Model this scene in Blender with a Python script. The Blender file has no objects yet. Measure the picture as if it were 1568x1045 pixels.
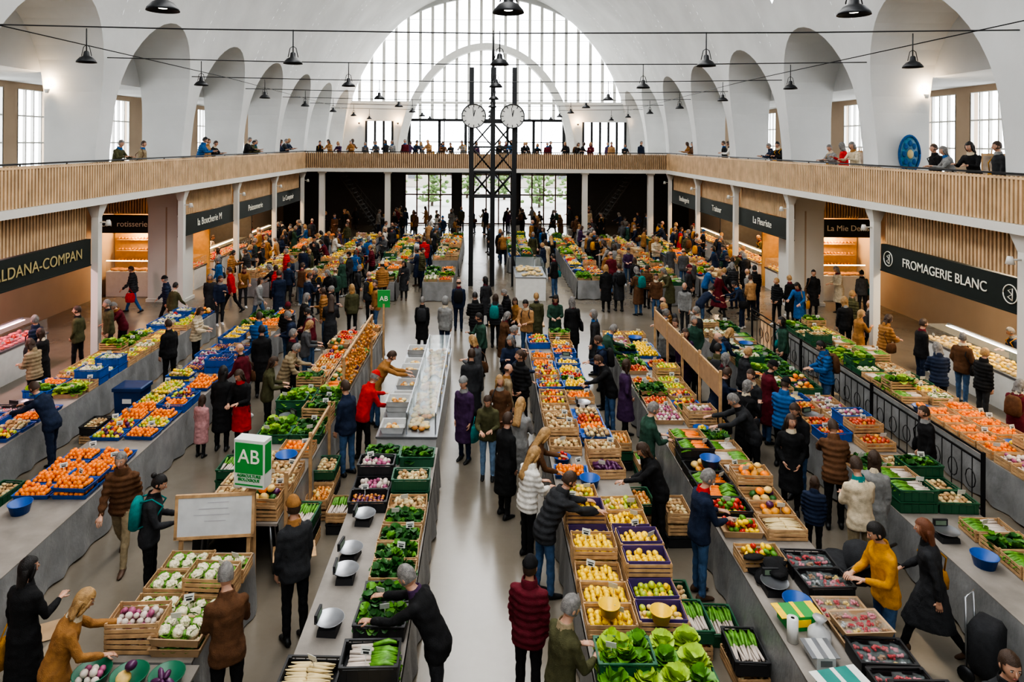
import bpy, math, random
from mathutils import Vector, Matrix, noise
from mathutils.bvhtree import BVHTree
R=random.Random(7)
pi=math.pi
scene=bpy.context.scene
COL=scene.collection
# ---------------------------------------------------------------- materials
MATS={}
def mat(name,col,rough=.6,metal=0,var=.12,scale=6,bump=0,bscale=60,spec=.5,emit=0,trans=0,alpha=1):
    if name in MATS: return MATS[name]
    m=bpy.data.materials.new(name); m.use_nodes=True
    nt=m.node_tree; b=nt.nodes['Principled BSDF']
    b.inputs['Roughness'].default_value=rough; b.inputs['Metallic'].default_value=metal
    b.inputs['Specular IOR Level'].default_value=spec
    tc=nt.nodes.new('ShaderNodeTexCoord')
    if var>0:
        n=nt.nodes.new('ShaderNodeTexNoise'); n.inputs['Scale'].default_value=scale; n.inputs['Detail'].default_value=4
        nt.links.new(tc.outputs['Object'],n.inputs['Vector'])
        r=nt.nodes.new('ShaderNodeValToRGB')
        r.color_ramp.elements[0].position=.3; r.color_ramp.elements[1].position=.7
        r.color_ramp.elements[0].color=tuple(max(0,c*(1-var)) for c in col[:3])+(1,)
        r.color_ramp.elements[1].color=tuple(min(1,c*(1+var)) for c in col[:3])+(1,)
        nt.links.new(n.outputs['Fac'],r.inputs['Fac']); nt.links.new(r.outputs['Color'],b.inputs['Base Color'])
    else: b.inputs['Base Color'].default_value=tuple(col[:3])+(1,)
    if bump>0:
        n2=nt.nodes.new('ShaderNodeTexNoise'); n2.inputs['Scale'].default_value=bscale
        nt.links.new(tc.outputs['Object'],n2.inputs['Vector'])
        bp=nt.nodes.new('ShaderNodeBump'); bp.inputs['Strength'].default_value=bump; bp.inputs['Distance'].default_value=.02
        nt.links.new(n2.outputs['Fac'],bp.inputs['Height']); nt.links.new(bp.outputs['Normal'],b.inputs['Normal'])
    if emit>0:
        b.inputs['Emission Color'].default_value=tuple(col[:3])+(1,); b.inputs['Emission Strength'].default_value=emit
    if trans>0: b.inputs['Transmission Weight'].default_value=trans
    if alpha<1: b.inputs['Alpha'].default_value=alpha
    MATS[name]=m; return m
plaster=mat('white_plaster',(.53,.54,.535),.85,var=.10,scale=.5,bump=.15,bscale=8)
cream=mat('cream_paint',(.60,.585,.54),.7,var=.03,scale=1)
beige=mat('beige_wall',(.42,.32,.23),.8,var=.05,scale=1)
wood=mat('light_timber_slat',(.54,.37,.215),.6,var=.18,scale=2.5,bump=.1,bscale=30)
woodback=mat('timber_backing',(.20,.13,.08),.8,var=.1)
black=mat('black_metal',(.012,.013,.015),.45,metal=.3,var=0)
darkwall=mat('dark_wall',(.03,.03,.032),.6,var=.15)
brownframe=mat('brown_frame',(.13,.055,.04),.5,var=.1)
signblack=mat('sign_board_black',(.012,.019,.017),.5,var=.1)
white=mat('white_paint',(.64,.64,.61),.5,var=.05)
steel=mat('brushed_steel',(.32,.33,.35),.35,metal=.85,var=.05)
tarp=mat('grey_tarpaulin',(.22,.22,.22),.36,var=.22,scale=3,bump=.4,bscale=14)
tabletop=mat('table_top_grey',(.23,.205,.18),.6,var=.2,scale=3,bump=.1)
crwood=mat('crate_wood',(.44,.275,.14),.75,var=.25,scale=9)
crblack=mat('crate_black_plastic',(.02,.02,.022),.5,var=0)
crgreen=mat('crate_green_plastic',(.014,.085,.04),.5,var=.1)
crblue=mat('crate_blue_plastic',(.012,.08,.32),.4,var=.1)
crpurp=mat('crate_purple_liner',(.07,.04,.17),.6,var=.1)
card=mat('cardboard',(.38,.25,.14),.8)
pcard=mat('price_card',(.60,.60,.55),.6,var=.04)
glass=mat('clear_glass',(.6,.7,.7),.05,var=0,alpha=.09)
orange_m=mat('orange_peel',(.90,.23,.008),.4,var=.12,scale=12)
lemon_m=mat('lemon_peel',(.88,.57,.015),.4,var=.14,scale=12)
tomato_m=mat('tomato_skin',(.56,.03,.012),.25,var=.2)
applr_m=mat('red_apple_skin',(.50,.07,.025),.3,var=.5,scale=15)
applg_m=mat('green_apple_skin',(.38,.46,.04),.3,var=.25,scale=10)
potato_m=mat('potato_skin',(.42,.26,.12),.8,var=.25,scale=15)
onion_m=mat('onion_skin',(.54,.21,.05),.4,var=.25,scale=15)
carrot_m=mat('carrot_skin',(.82,.19,.012),.5,var=.15)
leaf_m=mat('leaf_green',(.10,.26,.025),.5,var=.45,scale=14)
leafd_m=mat('leaf_dark_green',(.028,.11,.02),.5,var=.4,scale=14)
leafl_m=mat('leaf_yellow_green',(.34,.50,.05),.5,var=.3,scale=14)
cauli_m=mat('cauliflower_curd',(.66,.60,.42),.7,var=.15,scale=30,bump=.5)
purple_m=mat('purple_vegetable',(.09,.02,.08),.3,var=.3)
squash_m=mat('squash_skin',(.68,.29,.035),.5,var=.25,scale=8)
pink_m=mat('pink_meat',(.66,.12,.14),.4,var=.4,scale=10)
cheese_m=mat('cheese_rind',(.74,.50,.17),.5,var=.25,scale=8)
root_m=mat('parsnip_skin',(.60,.47,.25),.7,var=.2)
bread_m=mat('bread_crust',(.44,.19,.045),.6,var=.35)
turnip_m=mat('turnip_skin',(.54,.46,.40),.5,var=.15)
turnp_m=mat('turnip_purple',(.36,.09,.18),.5,var=.3)
# ---------------------------------------------------------------- mesh builder
class MB:
    def __init__(s): s.v=[];s.f=[];s.m=[];s.s=[]
    def add(s,vs,fs,m=0,sm=True,M=None):
        o=len(s.v)
        if M is not None: vs=[M@Vector(v) for v in vs]
        s.v.extend([tuple(v) for v in vs])
        for f in fs: s.f.append(tuple(i+o for i in f)); s.m.append(m); s.s.append(sm)
    def merge(s,o,M=None,mm=None):
        k=len(s.v)
        s.v.extend([tuple(M@Vector(v)) for v in o.v] if M is not None else o.v)
        s.f.extend([tuple(i+k for i in f) for f in o.f]); s.m.extend(o.m if mm is None else [mm]*len(o.m)); s.s.extend(o.s)
    def box(s,c,d,m=0,M=None):
        x,y,z=c; a,b,e=d[0]/2,d[1]/2,d[2]/2
        vs=[Vector((x+i*a,y+j*b,z+k*e)) for i in(-1,1) for j in(-1,1) for k in(-1,1)]
        s.add(vs,[(0,1,3,2),(4,6,7,5),(0,4,5,1),(2,3,7,6),(0,2,6,4),(1,5,7,3)],m,False,M)
    def bx(s,x0,x1,y0,y1,z0,z1,m=0): s.box(((x0+x1)/2,(y0+y1)/2,(z0+z1)/2),(abs(x1-x0),abs(y1-y0),abs(z1-z0)),m)
    def ell(s,c,r,m=0,n=8,k=6,M=None,fn=None):
        if not hasattr(r,'__len__'): r=(r,r,r)
        vs=[(c[0],c[1],c[2]+r[2])];fs=[]
        for i in range(1,k):
            t=pi*i/k
            for j in range(n):
                p=2*pi*j/n; vs.append((c[0]+r[0]*math.sin(t)*math.cos(p),c[1]+r[1]*math.sin(t)*math.sin(p),c[2]+r[2]*math.cos(t)))
        vs.append((c[0],c[1],c[2]-r[2])); L=len(vs)-1
        for j in range(n): fs.append((0,1+j,1+(j+1)%n)); fs.append((L,L-n+(j+1)%n,L-n+j))
        for i in range(k-2):
            for j in range(n):
                a=1+i*n+j;b=1+i*n+(j+1)%n; fs.append((a,a+n,b+n,b))
        s.add(vs,fs,m,True,M)
    def loft(s,rings,m=0,cap=True,sm=True,M=None):
        n=len(rings[0]);vs=[p for r in rings for p in r];fs=[]
        for i in range(len(rings)-1):
            for j in range(n):
                a=i*n+j;b=i*n+(j+1)%n; fs.append((a,b,b+n,a+n))
        if cap: fs.append(tuple(range(n))[::-1]); fs.append(tuple(range((len(rings)-1)*n,len(rings)*n)))
        s.add(vs,fs,m,sm,M)
    def tube(s,pts,rad,m=0,n=6,cap=False,M=None):
        pts=[Vector(p) for p in pts]
        if not hasattr(rad,'__len__'): rad=[rad]*len(pts)
        rad=list(rad)
        if cap:
            d0=(pts[0]-pts[1]).normalized(); d1=(pts[-1]-pts[-2]).normalized(); r0,r1=rad[0],rad[-1]
            pts=[pts[0]+d0*r0*.95,pts[0]+d0*r0*.6]+pts+[pts[-1]+d1*r1*.6,pts[-1]+d1*r1*.95]
            rad=[r0*.35,r0*.8]+rad+[r1*.8,r1*.35]
        rings=[];up=None
        for i,p in enumerate(pts):
            d=(pts[min(i+1,len(pts)-1)]-pts[max(i-1,0)]).normalized()
            if up is None: up=Vector((1,0,0)) if abs(d.x)<.8 else Vector((0,1,0))
            a=up-d*up.dot(d)
            if a.length<1e-4: a=d.orthogonal()
            a.normalize(); b=d.cross(a); up=a
            rings.append([p+(a*math.cos(2*pi*j/n)+b*math.sin(2*pi*j/n))*rad[i] for j in range(n)])
        s.loft(rings,m,True,True,M)
    def rev(s,prof,m=0,n=16,c=(0,0,0),M=None,cap=False):
        s.loft([[(c[0]+r*math.cos(2*pi*j/n),c[1]+r*math.sin(2*pi*j/n),c[2]+z) for j in range(n)] for r,z in prof],m,cap,True,M)
    def mesh(s,name,mats):
        me=bpy.data.meshes.new(name); me.from_pydata(s.v,[],s.f)
        for mt in mats: me.materials.append(mt)
        me.polygons.foreach_set('material_index',s.m); me.polygons.foreach_set('use_smooth',s.s); me.update(); return me
    def obj(s,name,mats,loc=(0,0,0),rz=0,parent=None): return inst(name,s.mesh(name,mats),loc,rz,parent)
def inst(name,me,loc=(0,0,0),rz=0,parent=None,sc=1):
    o=bpy.data.objects.new(name,me); COL.objects.link(o); o.location=loc; o.rotation_euler=(0,0,rz)
    o.scale=(sc,sc,sc) if not hasattr(sc,'__len__') else sc
    if parent: o.parent=parent
    return o
# ---------------------------------------------------------------- architecture
BAY=5.45; YS=[-2.3+BAY*i for i in range(11)]; YE=YS[-1]; GF=41.3
A,B,ZC=11.0,13.0,5.0
def vx(z): return A*math.sqrt(max(0,1-((z-ZC)/B)**2)) if z>ZC else A
HW=2.35
def zo(u): return 7.2+2.9*math.sqrt(max(0,1-(u/HW)**2))
mb=MB()
NA=44; aR=math.acos(2.3/A)
def strip(us,z0f,sgn,holes=None):
    vs=[];fs=[];n=NA+1
    for y,u in us:
        z0=z0f(u); a0=math.asin(max(0,(z0-ZC)/B))
        for i in range(n):
            a=a0+(aR-a0)*i/NA
            vs.append((sgn*A*math.cos(a),y,ZC+B*math.sin(a)) if not(i==0 and z0<ZC) else (sgn*A,y,z0))
    for c in range(len(us)-1):
        for i in range(NA):
            p=c*n+i
            if holes and i in holes[0] and c in holes[1]: continue
            fs.append((p,p+1,p+n+1,p+n))
    mb.add(vs,fs,0,True)
for sgn in(-1,1):
    for b in range(10):
        yc=YS[b]+BAY/2
        us=[(yc+HW*math.sin(pi/2*k/10),HW*math.sin(pi/2*k/10)) for k in range(-10,11)]
        strip(us,zo,sgn,(range(5,9),range(7,13)) if b in(2,4) else None)
        prof=[(-HW,4.7),(-HW,6),(-HW,7.2)]+[(HW*math.sin(pi/2*k/10),zo(HW*math.sin(pi/2*k/10))) for k in range(-9,10)]+[(HW,7.2),(HW,6),(HW,4.7)]
        vs=[];fs=[]
        for u,z in prof: vs+= [(sgn*vx(z),yc+u,z),(sgn*12.4,yc+u,z)]
        for i in range(len(prof)-1): fs.append((2*i,2*i+1,2*i+3,2*i+2))
        mb.add(vs,fs,0,False)
        up=[p for p in prof if p[1]>=8.19]
        us_=HW*math.sqrt(1-((8.2-7.2)/2.9)**2)
        poly=[(-us_,8.2)]+[p for p in up if abs(p[0])<us_]+[(us_,8.2)]
        mb.add([(sgn*12.4,yc+u,z) for u,z in poly],[tuple(range(len(poly)))],0,False)
    for b in range(11):
        y0,y1=YS[b]-(BAY/2-HW),YS[b]+(BAY/2-HW)
        if b==0:y0=YS[0]
        if b==10:y1=YE
        strip([(y0,0),(y1,0)],lambda u:4.5,sgn)
        mb.add([(sgn*12.4,y0,4.7),(sgn*12.4,y1,4.7),(sgn*12.4,y1,8.2),(sgn*12.4,y0,8.2)],[(0,1,2,3)],0,False)
mb.obj('ceiling_vault',[plaster])
mb=MB()
for i in range(40):
    y=-2+i*1.2
    mb.tube([(-2.3,y,17.72),(0,y,18.05),(2.3,y,17.72)],.05,0,4)
for x in(-2.3,-1.15,0,1.15,2.3): mb.box((x,22,17.72+.33*(1-abs(x)/2.3)),(.08,48,.12),0)
mb.bx(-2.4,2.4,46,YE,17.68,17.74,0)
mb.obj('added_ridge_opening_frame',[white])  # invented ridge opening, out of view, added to let light in from above
for sgn,nm in((-1,'left'),(1,'right')):
    g=MB(); g.bx(sgn*12.43,sgn*15.5,YS[0],YE,8.2,8.4); g.obj('ceiling_gallery_'+nm,[plaster])
    g=MB(); g.bx(sgn*10.98,sgn*15.5,YS[0],YE,4.5,4.7,0); g.obj('floor_gallery_'+nm,[cream])
g=MB(); g.bx(-10.97,10.97,GF,YE,4.5,4.7); g.obj('floor_gallery_end',[cream])
def wall_grid(name,axis,c,th,u0,u1,z0,z1,holes,m):
    g=MB(); us=sorted({u0,u1}|{h[0] for h in holes}|{h[1] for h in holes}); zs=sorted({z0,z1}|{h[2] for h in holes}|{h[3] for h in holes})
    for i in range(len(us)-1):
        for j in range(len(zs)-1):
            uc=(us[i]+us[i+1])/2; zc=(zs[j]+zs[j+1])/2
            if uc<u0 or uc>u1 or any(h[0]<uc<h[1] and h[2]<zc<h[3] for h in holes): continue
            if axis=='x': g.bx(c,c+th,us[i],us[i+1],zs[j],zs[j+1])
            else: g.bx(us[i],us[i+1],c,c+th,zs[j],zs[j+1])
    return g.obj(name,[m])
for sgn,nm in((-1,'left'),(1,'right')):
    hs=[]
    wf=MB()
    for b in range(10):
        yc=YS[b]+BAY/2
        for d in(-1.15,1.15):
            hs.append((yc+d-.8,yc+d+.8,5.3,8.0))
            for k in range(5): wf.box((sgn*15.55,yc+d-.8+.4*k,6.65),(.1,.05,2.7))
            for z in(5.3,6.2,7.1,8.0): wf.box((sgn*15.55,yc+d,z),(.09,1.6,.05))
    wall_grid('wall_'+nm,'x',sgn*15.5,sgn*.25,YS[0],YE,0,8.4,hs,beige)
    wf.obj('window_'+('1' if sgn<0 else '2'),[white])
wall_grid('wall_near','y',YS[0]-.3,.3,-15.5,15.5,0,18.1,[(-7,-2.5,9.5,14),(-2,2,9.5,15.5),(2.5,7,9.5,14)],plaster)
hs=[(-6.2,-2.6,0,3.9),(-1.9,1.9,0,3.9),(2.6,6.2,0,3.9)]
wall_grid('wall_end_lower','y',YE,.3,-15.5,15.5,0,4.5,hs,darkwall)
hs=[(-5.9,5.9,4.9,9.35),(-9.2,-7.2,4.75,7.9),(7.4,10.6,4.75,7.9)]
g=wall_grid('wall_end_upper','y',YE,.3,-15.5,15.5,4.5,9.35,hs,plaster)
mb=MB(); N=60; vs=[];fs=[]
def wcurve(t):
    a=t; return (10.3*math.cos(a),9.35+8.05*math.sin(a))
for i in range(N+1):
    t=pi*i/N; x,z=wcurve(t)
    d=Vector((x,z-7.0)).normalized()
    lo,hi=0,30
    for _ in range(30):
        mid=(lo+hi)/2; px,pz=d.x*mid,7+d.y*mid
        if (px/A)**2+((pz-ZC)/B)**2<1: lo=mid
        else: hi=mid
    ox,oz=d.x*lo*1.01,7+d.y*lo*1.01
    vs+=[(x,YE,z),(ox,YE,oz),(x,YE+.3,z)]
for i in range(N): p=3*i; fs+=[(p,p+1,p+4,p+3),(p,p+3,p+5,p+2)]
mb.add(vs,fs,0,False); mb.obj('wall_end_lunette',[plaster])
mb=MB()
def wz(x): return 9.35+8.05*math.sqrt(max(0,1-(x/10.3)**2))
xs=[-9.75+i*.93 for i in range(22)]
for i,x in enumerate(xs):
    zb=9.35 if abs(x)>5.9 else 8.0
    mb.bx(x-.11,x+.11,YE+.05,YE+.15,zb,wz(x),0)
    if abs(x)<5.9 and i%2: mb.bx(x-.035,x+.035,YE+.05,YE+.2,4.9,8.0,1)
for z in(10.9,12.5,14.1,15.7):
    w=10.3*math.sqrt(1-((z-9.35)/8.05)**2); mb.bx(-w,w,YE+.1,YE+.16,z-.015,z+.015,0)
mb.bx(-10.3,10.3,YE-.05,YE+.3,9.25,9.42,0)
mb.bx(-5.9,5.9,YE-.1,YE+.2,7.9,8.1,1); mb.bx(-5.9,5.9,YE-.1,YE+.2,6.3,6.36,1)
for x in(-5.9,-3.6,-1.6,1.6,3.6,5.9): mb.bx(x-.1,x+.1,YE-.1,YE+.2,4.7,8.0,1)
rings=[]
for i in range(49):
    t=pi*i/48; c,s_=math.cos(t),math.sin(t)
    rings.append([(6.2*c,YE-.6,4.75+8.6*s_),(6.75*c,YE-.6,4.75+9.1*s_),(6.75*c,YE+.1,4.75+9.1*s_),(6.2*c,YE+.1,4.75+8.6*s_)])
mb.loft(rings,0,True,False)
for x0,x1 in((-9.2,-7.2),(7.4,10.6)):
    n=int((x1-x0)/.55)
    for k in range(n+1):
        x=x0+(x1-x0)*k/n; mb.bx(x-.08,x+.08,YE-.05,YE+.15,4.75,7.9,1)
mb.obj('window_3',[white,black])
k=1
for x0,x1 in((-6.2,-2.6),(-1.9,1.9),(2.6,6.2)):
    g=MB()
    for i in range(5):
        x=x0+(x1-x0)*i/4; g.bx(x-.05,x+.05,YE,YE+.12,0,3.9,0)
    for z in(.08,2.3,3.84): g.bx(x0,x1,YE,YE+.12,z-.05,z+.05,0)
    g.bx(x0,x1,YE+.05,YE+.06,0,3.9,1)
    g.obj('door_%d'%k,[brownframe,glass]); k+=1
# floor
fm=bpy.data.materials.new('polished_concrete'); fm.use_nodes=True; nt=fm.node_tree; b=nt.nodes['Principled BSDF']
tc=nt.nodes.new('ShaderNodeTexCoord'); n1=nt.nodes.new('ShaderNodeTexNoise'); n1.inputs['Scale'].default_value=.35; n1.inputs['Detail'].default_value=8; n1.inputs['Roughness'].default_value=.65
nt.links.new(tc.outputs['Object'],n1.inputs['Vector']); r=nt.nodes.new('ShaderNodeValToRGB')
r.color_ramp.elements[0].position=.3; r.color_ramp.elements[0].color=(.125,.106,.082,1); r.color_ramp.elements[1].position=.72; r.color_ramp.elements[1].color=(.205,.178,.142,1)
nt.links.new(n1.outputs['Fac'],r.inputs['Fac']); nt.links.new(r.outputs['Color'],b.inputs['Base Color'])
r2=nt.nodes.new('ShaderNodeMapRange'); r2.inputs['To Min'].default_value=.08; r2.inputs['To Max'].default_value=.34; nt.links.new(n1.outputs['Fac'],r2.inputs['Value']); nt.links.new(r2.outputs[0],b.inputs['Roughness'])
g=MB(); g.bx(-15.7,15.7,-2.6,YE+.3,-.2,0); g.obj('floor',[fm])
asph=mat('outdoor_paving',(.40,.39,.37),.9,var=.1); g=MB(); g.bx(-60,60,YE+.3,110,-.3,-.06); g.obj('ground',[asph])
bark=mat('bark',(.08,.055,.04),.9)
fol=mat('tree_foliage',(.12,.20,.06),.8,var=.5,scale=4)
for x,y in((-5.4,68),(5.2,67),(-10,72),(9,71),(-2.2,78),(2,76)):
    g=MB(); g.tube([(0,0,-.1),(.1,0,1.2),(0,.1,2.4)],[.14,.1,.06],0,8)
    for i in range(130):
        a=R.uniform(0,6.28);rr=R.uniform(0,1.7); z=R.uniform(.4,3.4)
        g.ell((rr*math.cos(a),rr*math.sin(a),z),(R.uniform(.1,.28),R.uniform(.1,.28),R.uniform(.08,.2)),1,6,4)
    g.obj('tree',[bark,fol],(x,y,0))
g=MB(); g.bx(-40,40,96,100,0,4.2,0)
for i in range(26): g.bx(-38+i*3,-36.8+i*3,95.9,96,1.2,3.0,1)
g.obj('street_building',[mat('limestone',(.40,.37,.32),.9),mat('street_window_glass',(.1,.11,.12),.2)])
# balcony fascias
for sgn,nm in((-1,'left'),(1,'right')):
    g=MB(); n=int((GF-YS[0])/.12)
    g.bx(sgn*11.0,sgn*11.04,YS[0],GF,4.72,5.6,1)
    for i in range(n): g.box((sgn*10.96,YS[0]+.06+.12*i,5.18),(.07,.065,.98),0)
    g.bx(sgn*10.85,sgn*11.1,YS[0],GF,4.48,4.68,2)
    g.bx(sgn*10.93,sgn*11.03,YS[0],GF,5.70,5.74,3)
    for i in range(int((GF-YS[0])/1.8)): g.box((sgn*11,YS[0]+.4+1.8*i,5.65),(.03,.03,.14),3)
    g.bx(sgn*10.92,sgn*11.05,YS[0],GF,5.60,5.65,0)
    g.obj('balcony_balustrade',[wood,woodback,cream,black])
g=MB()
g.bx(-11,11,GF,GF+.04,4.72,5.6,1)
for i in range(int(22/.12)): g.box((-10.94+.12*i,GF-.04,5.18),(.05,.07,.98),0)
g.bx(-11,11,GF-.12,GF+.1,4.48,4.68,2); g.bx(-11,11,GF-.05,GF+.05,5.68,5.73,3)
for i in range(12): g.box((-10.8+i*1.95,GF,5.6),(.03,.03,.2),3)
g.obj('balcony_balustrade',[wood,woodback,cream,black])
for y in YS[1:9]:
    for sgn in(-1,1):
        g=MB(); g.bx(-.1,.1,-.1,.1,0,4.3); g.bx(-.15,.15,-.15,.15,0,.06); g.loft([[(a*w,b_*w,z) for a,b_ in((-1,-1),(1,-1),(1,1),(-1,1))] for z,w in((4.1,.1),(4.47,.2))],0,True,False)
        g.tube([(-sgn*.1,0,3.95),(-sgn*.3,0,3.95)],.02,0,6); g.rev([(.05,0),(.09,-.16)],0,10,(-sgn*.33,0,4.02),cap=True)
        g.obj('gallery_post',[cream],(sgn*11.12,y,0))
for x in(-10,-6,6,10):
    g=MB(); g.bx(-.16,.16,-.16,.16,0,4.48); g.bx(-.22,.22,-.22,.22,0,.08); g.bx(-.22,.22,-.22,.22,4.38,4.48); g.obj('gallery_post',[cream],(x,GF+.3,0))
for sgn in(-1,1):
    g=MB()
    g.loft([[(a*w,b_*d,z) for a,b_ in((-1,-1),(1,-1),(1,1),(-1,1))] for z,w,d in((0,.78,.42),(.12,.78,.42),(.13,.72,.38),(3.7,.72,.38),(4.15,.78,.42),(4.49,.84,.5))],0,True,False)
    g.bx(-.03,.03,-.39,-.37,.13,3.7,1)
    g.obj('column',[cream,beige],(sgn*12.46,27,0))
def text(s,size,loc,rot,m,parent,nm='lettering'):
    c=bpy.data.curves.new(nm,'FONT'); c.body=s; c.size=size; c.extrude=.006; c.align_x='CENTER'; c.align_y='CENTER'; c.materials.append(m)
    o=bpy.data.objects.new(nm,c); COL.objects.link(o); o.location=loc; o.rotation_euler=rot; o.parent=parent; return o
gold=mat('gold_lettering',(.42,.34,.16),.5,var=0); cremt=mat('cream_lettering',(.8,.78,.68),.5,var=0)
ledw=mat('led_strip_warm',(1,.80,.55),.4,var=0,emit=9); ledp=mat('led_strip_pink',(1,.62,.66),.4,var=0,emit=9); ledc=mat('led_strip_white',(1,.93,.82),.4,var=0,emit=9)
ceram=mat('green_tile',(.03,.06,.05),.3); teak=mat('shop_wood_cladding',(.28,.15,.07),.6,var=.25,scale=3); dgrey=mat('shop_dark_cladding',(.05,.052,.055),.6); ochre=mat('shop_ochre_wall',(.50,.29,.10),.7)
clads=[dgrey,teak,ochre,ceram,teak,ochre]
signs={(-1,2):('MAISON JON ALDANA-COMPAN',gold),(-1,3):('JON ALDANA-COMPAN',gold),(1,2):('FROMAGERIE BLANC',cremt),(1,3):('FROMAGERIE BLANC',cremt),(-1,5):('la Boucherie M',cremt),(-1,6):('Poissonnerie',cremt),(-1,7):('Le Comptoir',cremt),(1,5):('La Fleuriste',cremt),(1,6):('Traiteur',cremt),(1,7):('Boulangerie',cremt)}
ci=0
for sgn in(-1,1):
    for b in(1,2,3,5,6,7):
        y0,y1=YS[b]+.15,YS[b+1]-.15
        g=MB(); n=int((y1-y0)/.12)
        g.bx(sgn*11.32,sgn*11.36,y0,y1,3.55,4.48,1)
        for i in range(n): g.box((sgn*11.28,y0+.06+.12*i,4.0),(.06,.06,.95),0)
        g.obj('timber_slat_panel',[wood,woodback])
        g=MB(); g.bx(sgn*11.2,sgn*11.34,y0,y1,2.78,3.5,0); g.bx(sgn*11.18,sgn*11.35,y0,y1,2.74,2.78,0)
        ring=(sgn,b) in((1,3),(1,2))
        if ring:
            for yy in(y0+.36,y1-.36):
                g.tube([(sgn*11.19,yy+.2*math.cos(a),3.13+.2*math.sin(a)) for a in[2*pi*j/20 for j in range(21)]],.013,1,5)
                g.tube([(sgn*11.19,yy-.06,3.0),(sgn*11.19,yy-.06,3.26),(sgn*11.19,yy+.06,3.2),(sgn*11.19,yy-.05,3.13),(sgn*11.19,yy+.07,3.06),(sgn*11.19,yy-.06,3.0)],.013,1,5)
        o=g.obj('shop_sign',[signblack,cremt])
        t,mm=signs.get((sgn,b),('MARCHE',gold))
        text(t,.33 if ring else (.40 if len(t)<18 else .34),(sgn*11.18,(y0+y1)/2,3.13),(pi/2,0,-sgn*pi/2),mm,o)
        if b==5: y0=28.5
        if b!=5:
            g=MB(); g.bx(sgn*12.3,sgn*15.5,YS[b]-.06,YS[b]+.06,0,4.5); g.obj('wall_shop_partition',[clads[(ci+1)%6]])
        g=MB(); g.bx(sgn*15.40,sgn*15.49,y0,y1,0,4.5,0)
        for i in range(int((y1-y0)/1.3)):
            g.bx(sgn*15.36,sgn*15.40,y0+.4+1.3*i,y0+1.3+1.3*i,2.75,3.5,1)
            for q in range(4): g.bx(sgn*15.34,sgn*15.36,y0+.5+1.3*i,y0+1.15+1.3*i-.1*(q%2),3.35-.14*q,3.38-.14*q,2)
        g.obj('wall_cladding',[clads[ci%6],signblack,cremt]); ci+=1
        pk=(sgn<0 and b<4)
        cm=pink_m if pk else (cheese_m if b<4 else bread_m)
        led=ledp if pk else (ledc if b<4 else ledw)
        g=MB(); L=y1-y0-.5; xc=sgn*12.7
        g.bx(xc-.4,xc+.4,y0+.3,y0+.3+L,0,.85,0); g.bx(xc-.42,xc+.42,y0+.25,y0+.35+L,.85,.9,2)
        g.bx(xc-sgn*.4-.01,xc-sgn*.4+.01,y0+.3,y0+.3+L,.9,1.28,3); g.bx(xc-.4,xc+.25,y0+.3,y0+.3+L,1.29,1.30,3)
        g.bx(xc+sgn*.28-.03,xc+sgn*.28+.03,y0+.3,y0+.3+L,1.26,1.32,2); g.bx(xc+sgn*.2-.02,xc+sgn*.2+.02,y0+.35,y0+.25+L,1.25,1.265,6)
        for i in range(int(L/.17)):
            for j in range(4):
                g.ell((xc-.3+.2*j,y0+.42+.17*i,.93),(R.uniform(.06,.1),R.uniform(.05,.08),R.uniform(.03,.08)),4+(R.random()<.3),7,4)
            if i%2==0: g.box((xc-sgn*.2,y0+.42+.17*i,1.02),(.01,.09,.06),0)
        g.obj('shop_display_counter',[white,white,steel,glass,cm,tomato_m if sgn<0 else lemon_m,led])
        g=MB()
        for z in(1.0,1.5,2.0,2.5): 
            g.bx(sgn*14.9,sgn*15.35,y0+.5,y1-.5,z-.02,z+.02,0)
            g.bx(sgn*14.92,sgn*14.95,y0+.5,y1-.5,z-.05,z-.03,4)
            m_=16
            for i in range(m_):
                yy=y0+.7+i*(L-.7)/m_; h=R.uniform(.1,.3); g.rev([(.07,0),(.06,h*.7),(.02,h)],1+R.randrange(3),8,(sgn*15.1,yy,z+.02),cap=True)
        for yy in(y0+.5,y1-.5): g.bx(sgn*14.9,sgn*15.35,yy-.03,yy+.03,0,2.6,0)
        g.obj('shop_shelf_unit',[crwood,cheese_m,bread_m,white,led])
        for q in range(3):
            yy=y0+(y1-y0)*(q+.5)/3
            g=MB(); g.tube([(0,0,0),(0,0,1.5)],.008,0,4); g.rev([(.03,.0),(.08,-.06),(.16,-.14)],0,14); g.ell((0,0,-.1),(.07,.07,.06),1,8,6); g.obj('shop_pendant_lamp',[black,led],(sgn*12.7,yy,3.0))
        l=bpy.data.lights.new('shop_lamp','AREA'); l.energy=430; l.color=(1,.60,.62) if pk else ((1,.80,.56) if b<4 else (1,.66,.36)); l.shape='RECTANGLE'; l.size=3.6; l.size_y=.4
        lo=bpy.data.objects.new('shop_ceiling_lamp',l); COL.objects.link(lo); lo.location=(sgn*13.6,(y0+y1)/2,4.3); lo.rotation_euler=(0,0,pi/2)
    g=MB(); 
    for i in range(19): g.box((sgn*(13.45+.11*i),27.3,3.75),(.055,.06,.75),0)
    g.bx(sgn*13.4,sgn*15.45,27.34,27.4,3.35,4.48,1); o=g.obj('timber_slat_panel',[wood,woodback])
    g=MB(); g.bx(sgn*13.4,sgn*15.45,27.2,27.32,2.6,3.32,0); o=g.obj('shop_sign',[signblack])
    text('CM  rotisserie' if sgn<0 else 'La Mie Denis',.32,(sgn*14.42,27.18,2.96),(pi/2,0,0),cremt,o)
    g=MB(); g.bx(sgn*13.4,sgn*15.3,27.5,28.1,0,1.0,0); g.bx(sgn*13.4,sgn*15.3,27.5,27.52,1.0,1.45,1); g.bx(sgn*13.4,sgn*15.3,27.52,27.56,1.42,1.45,3)
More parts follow.
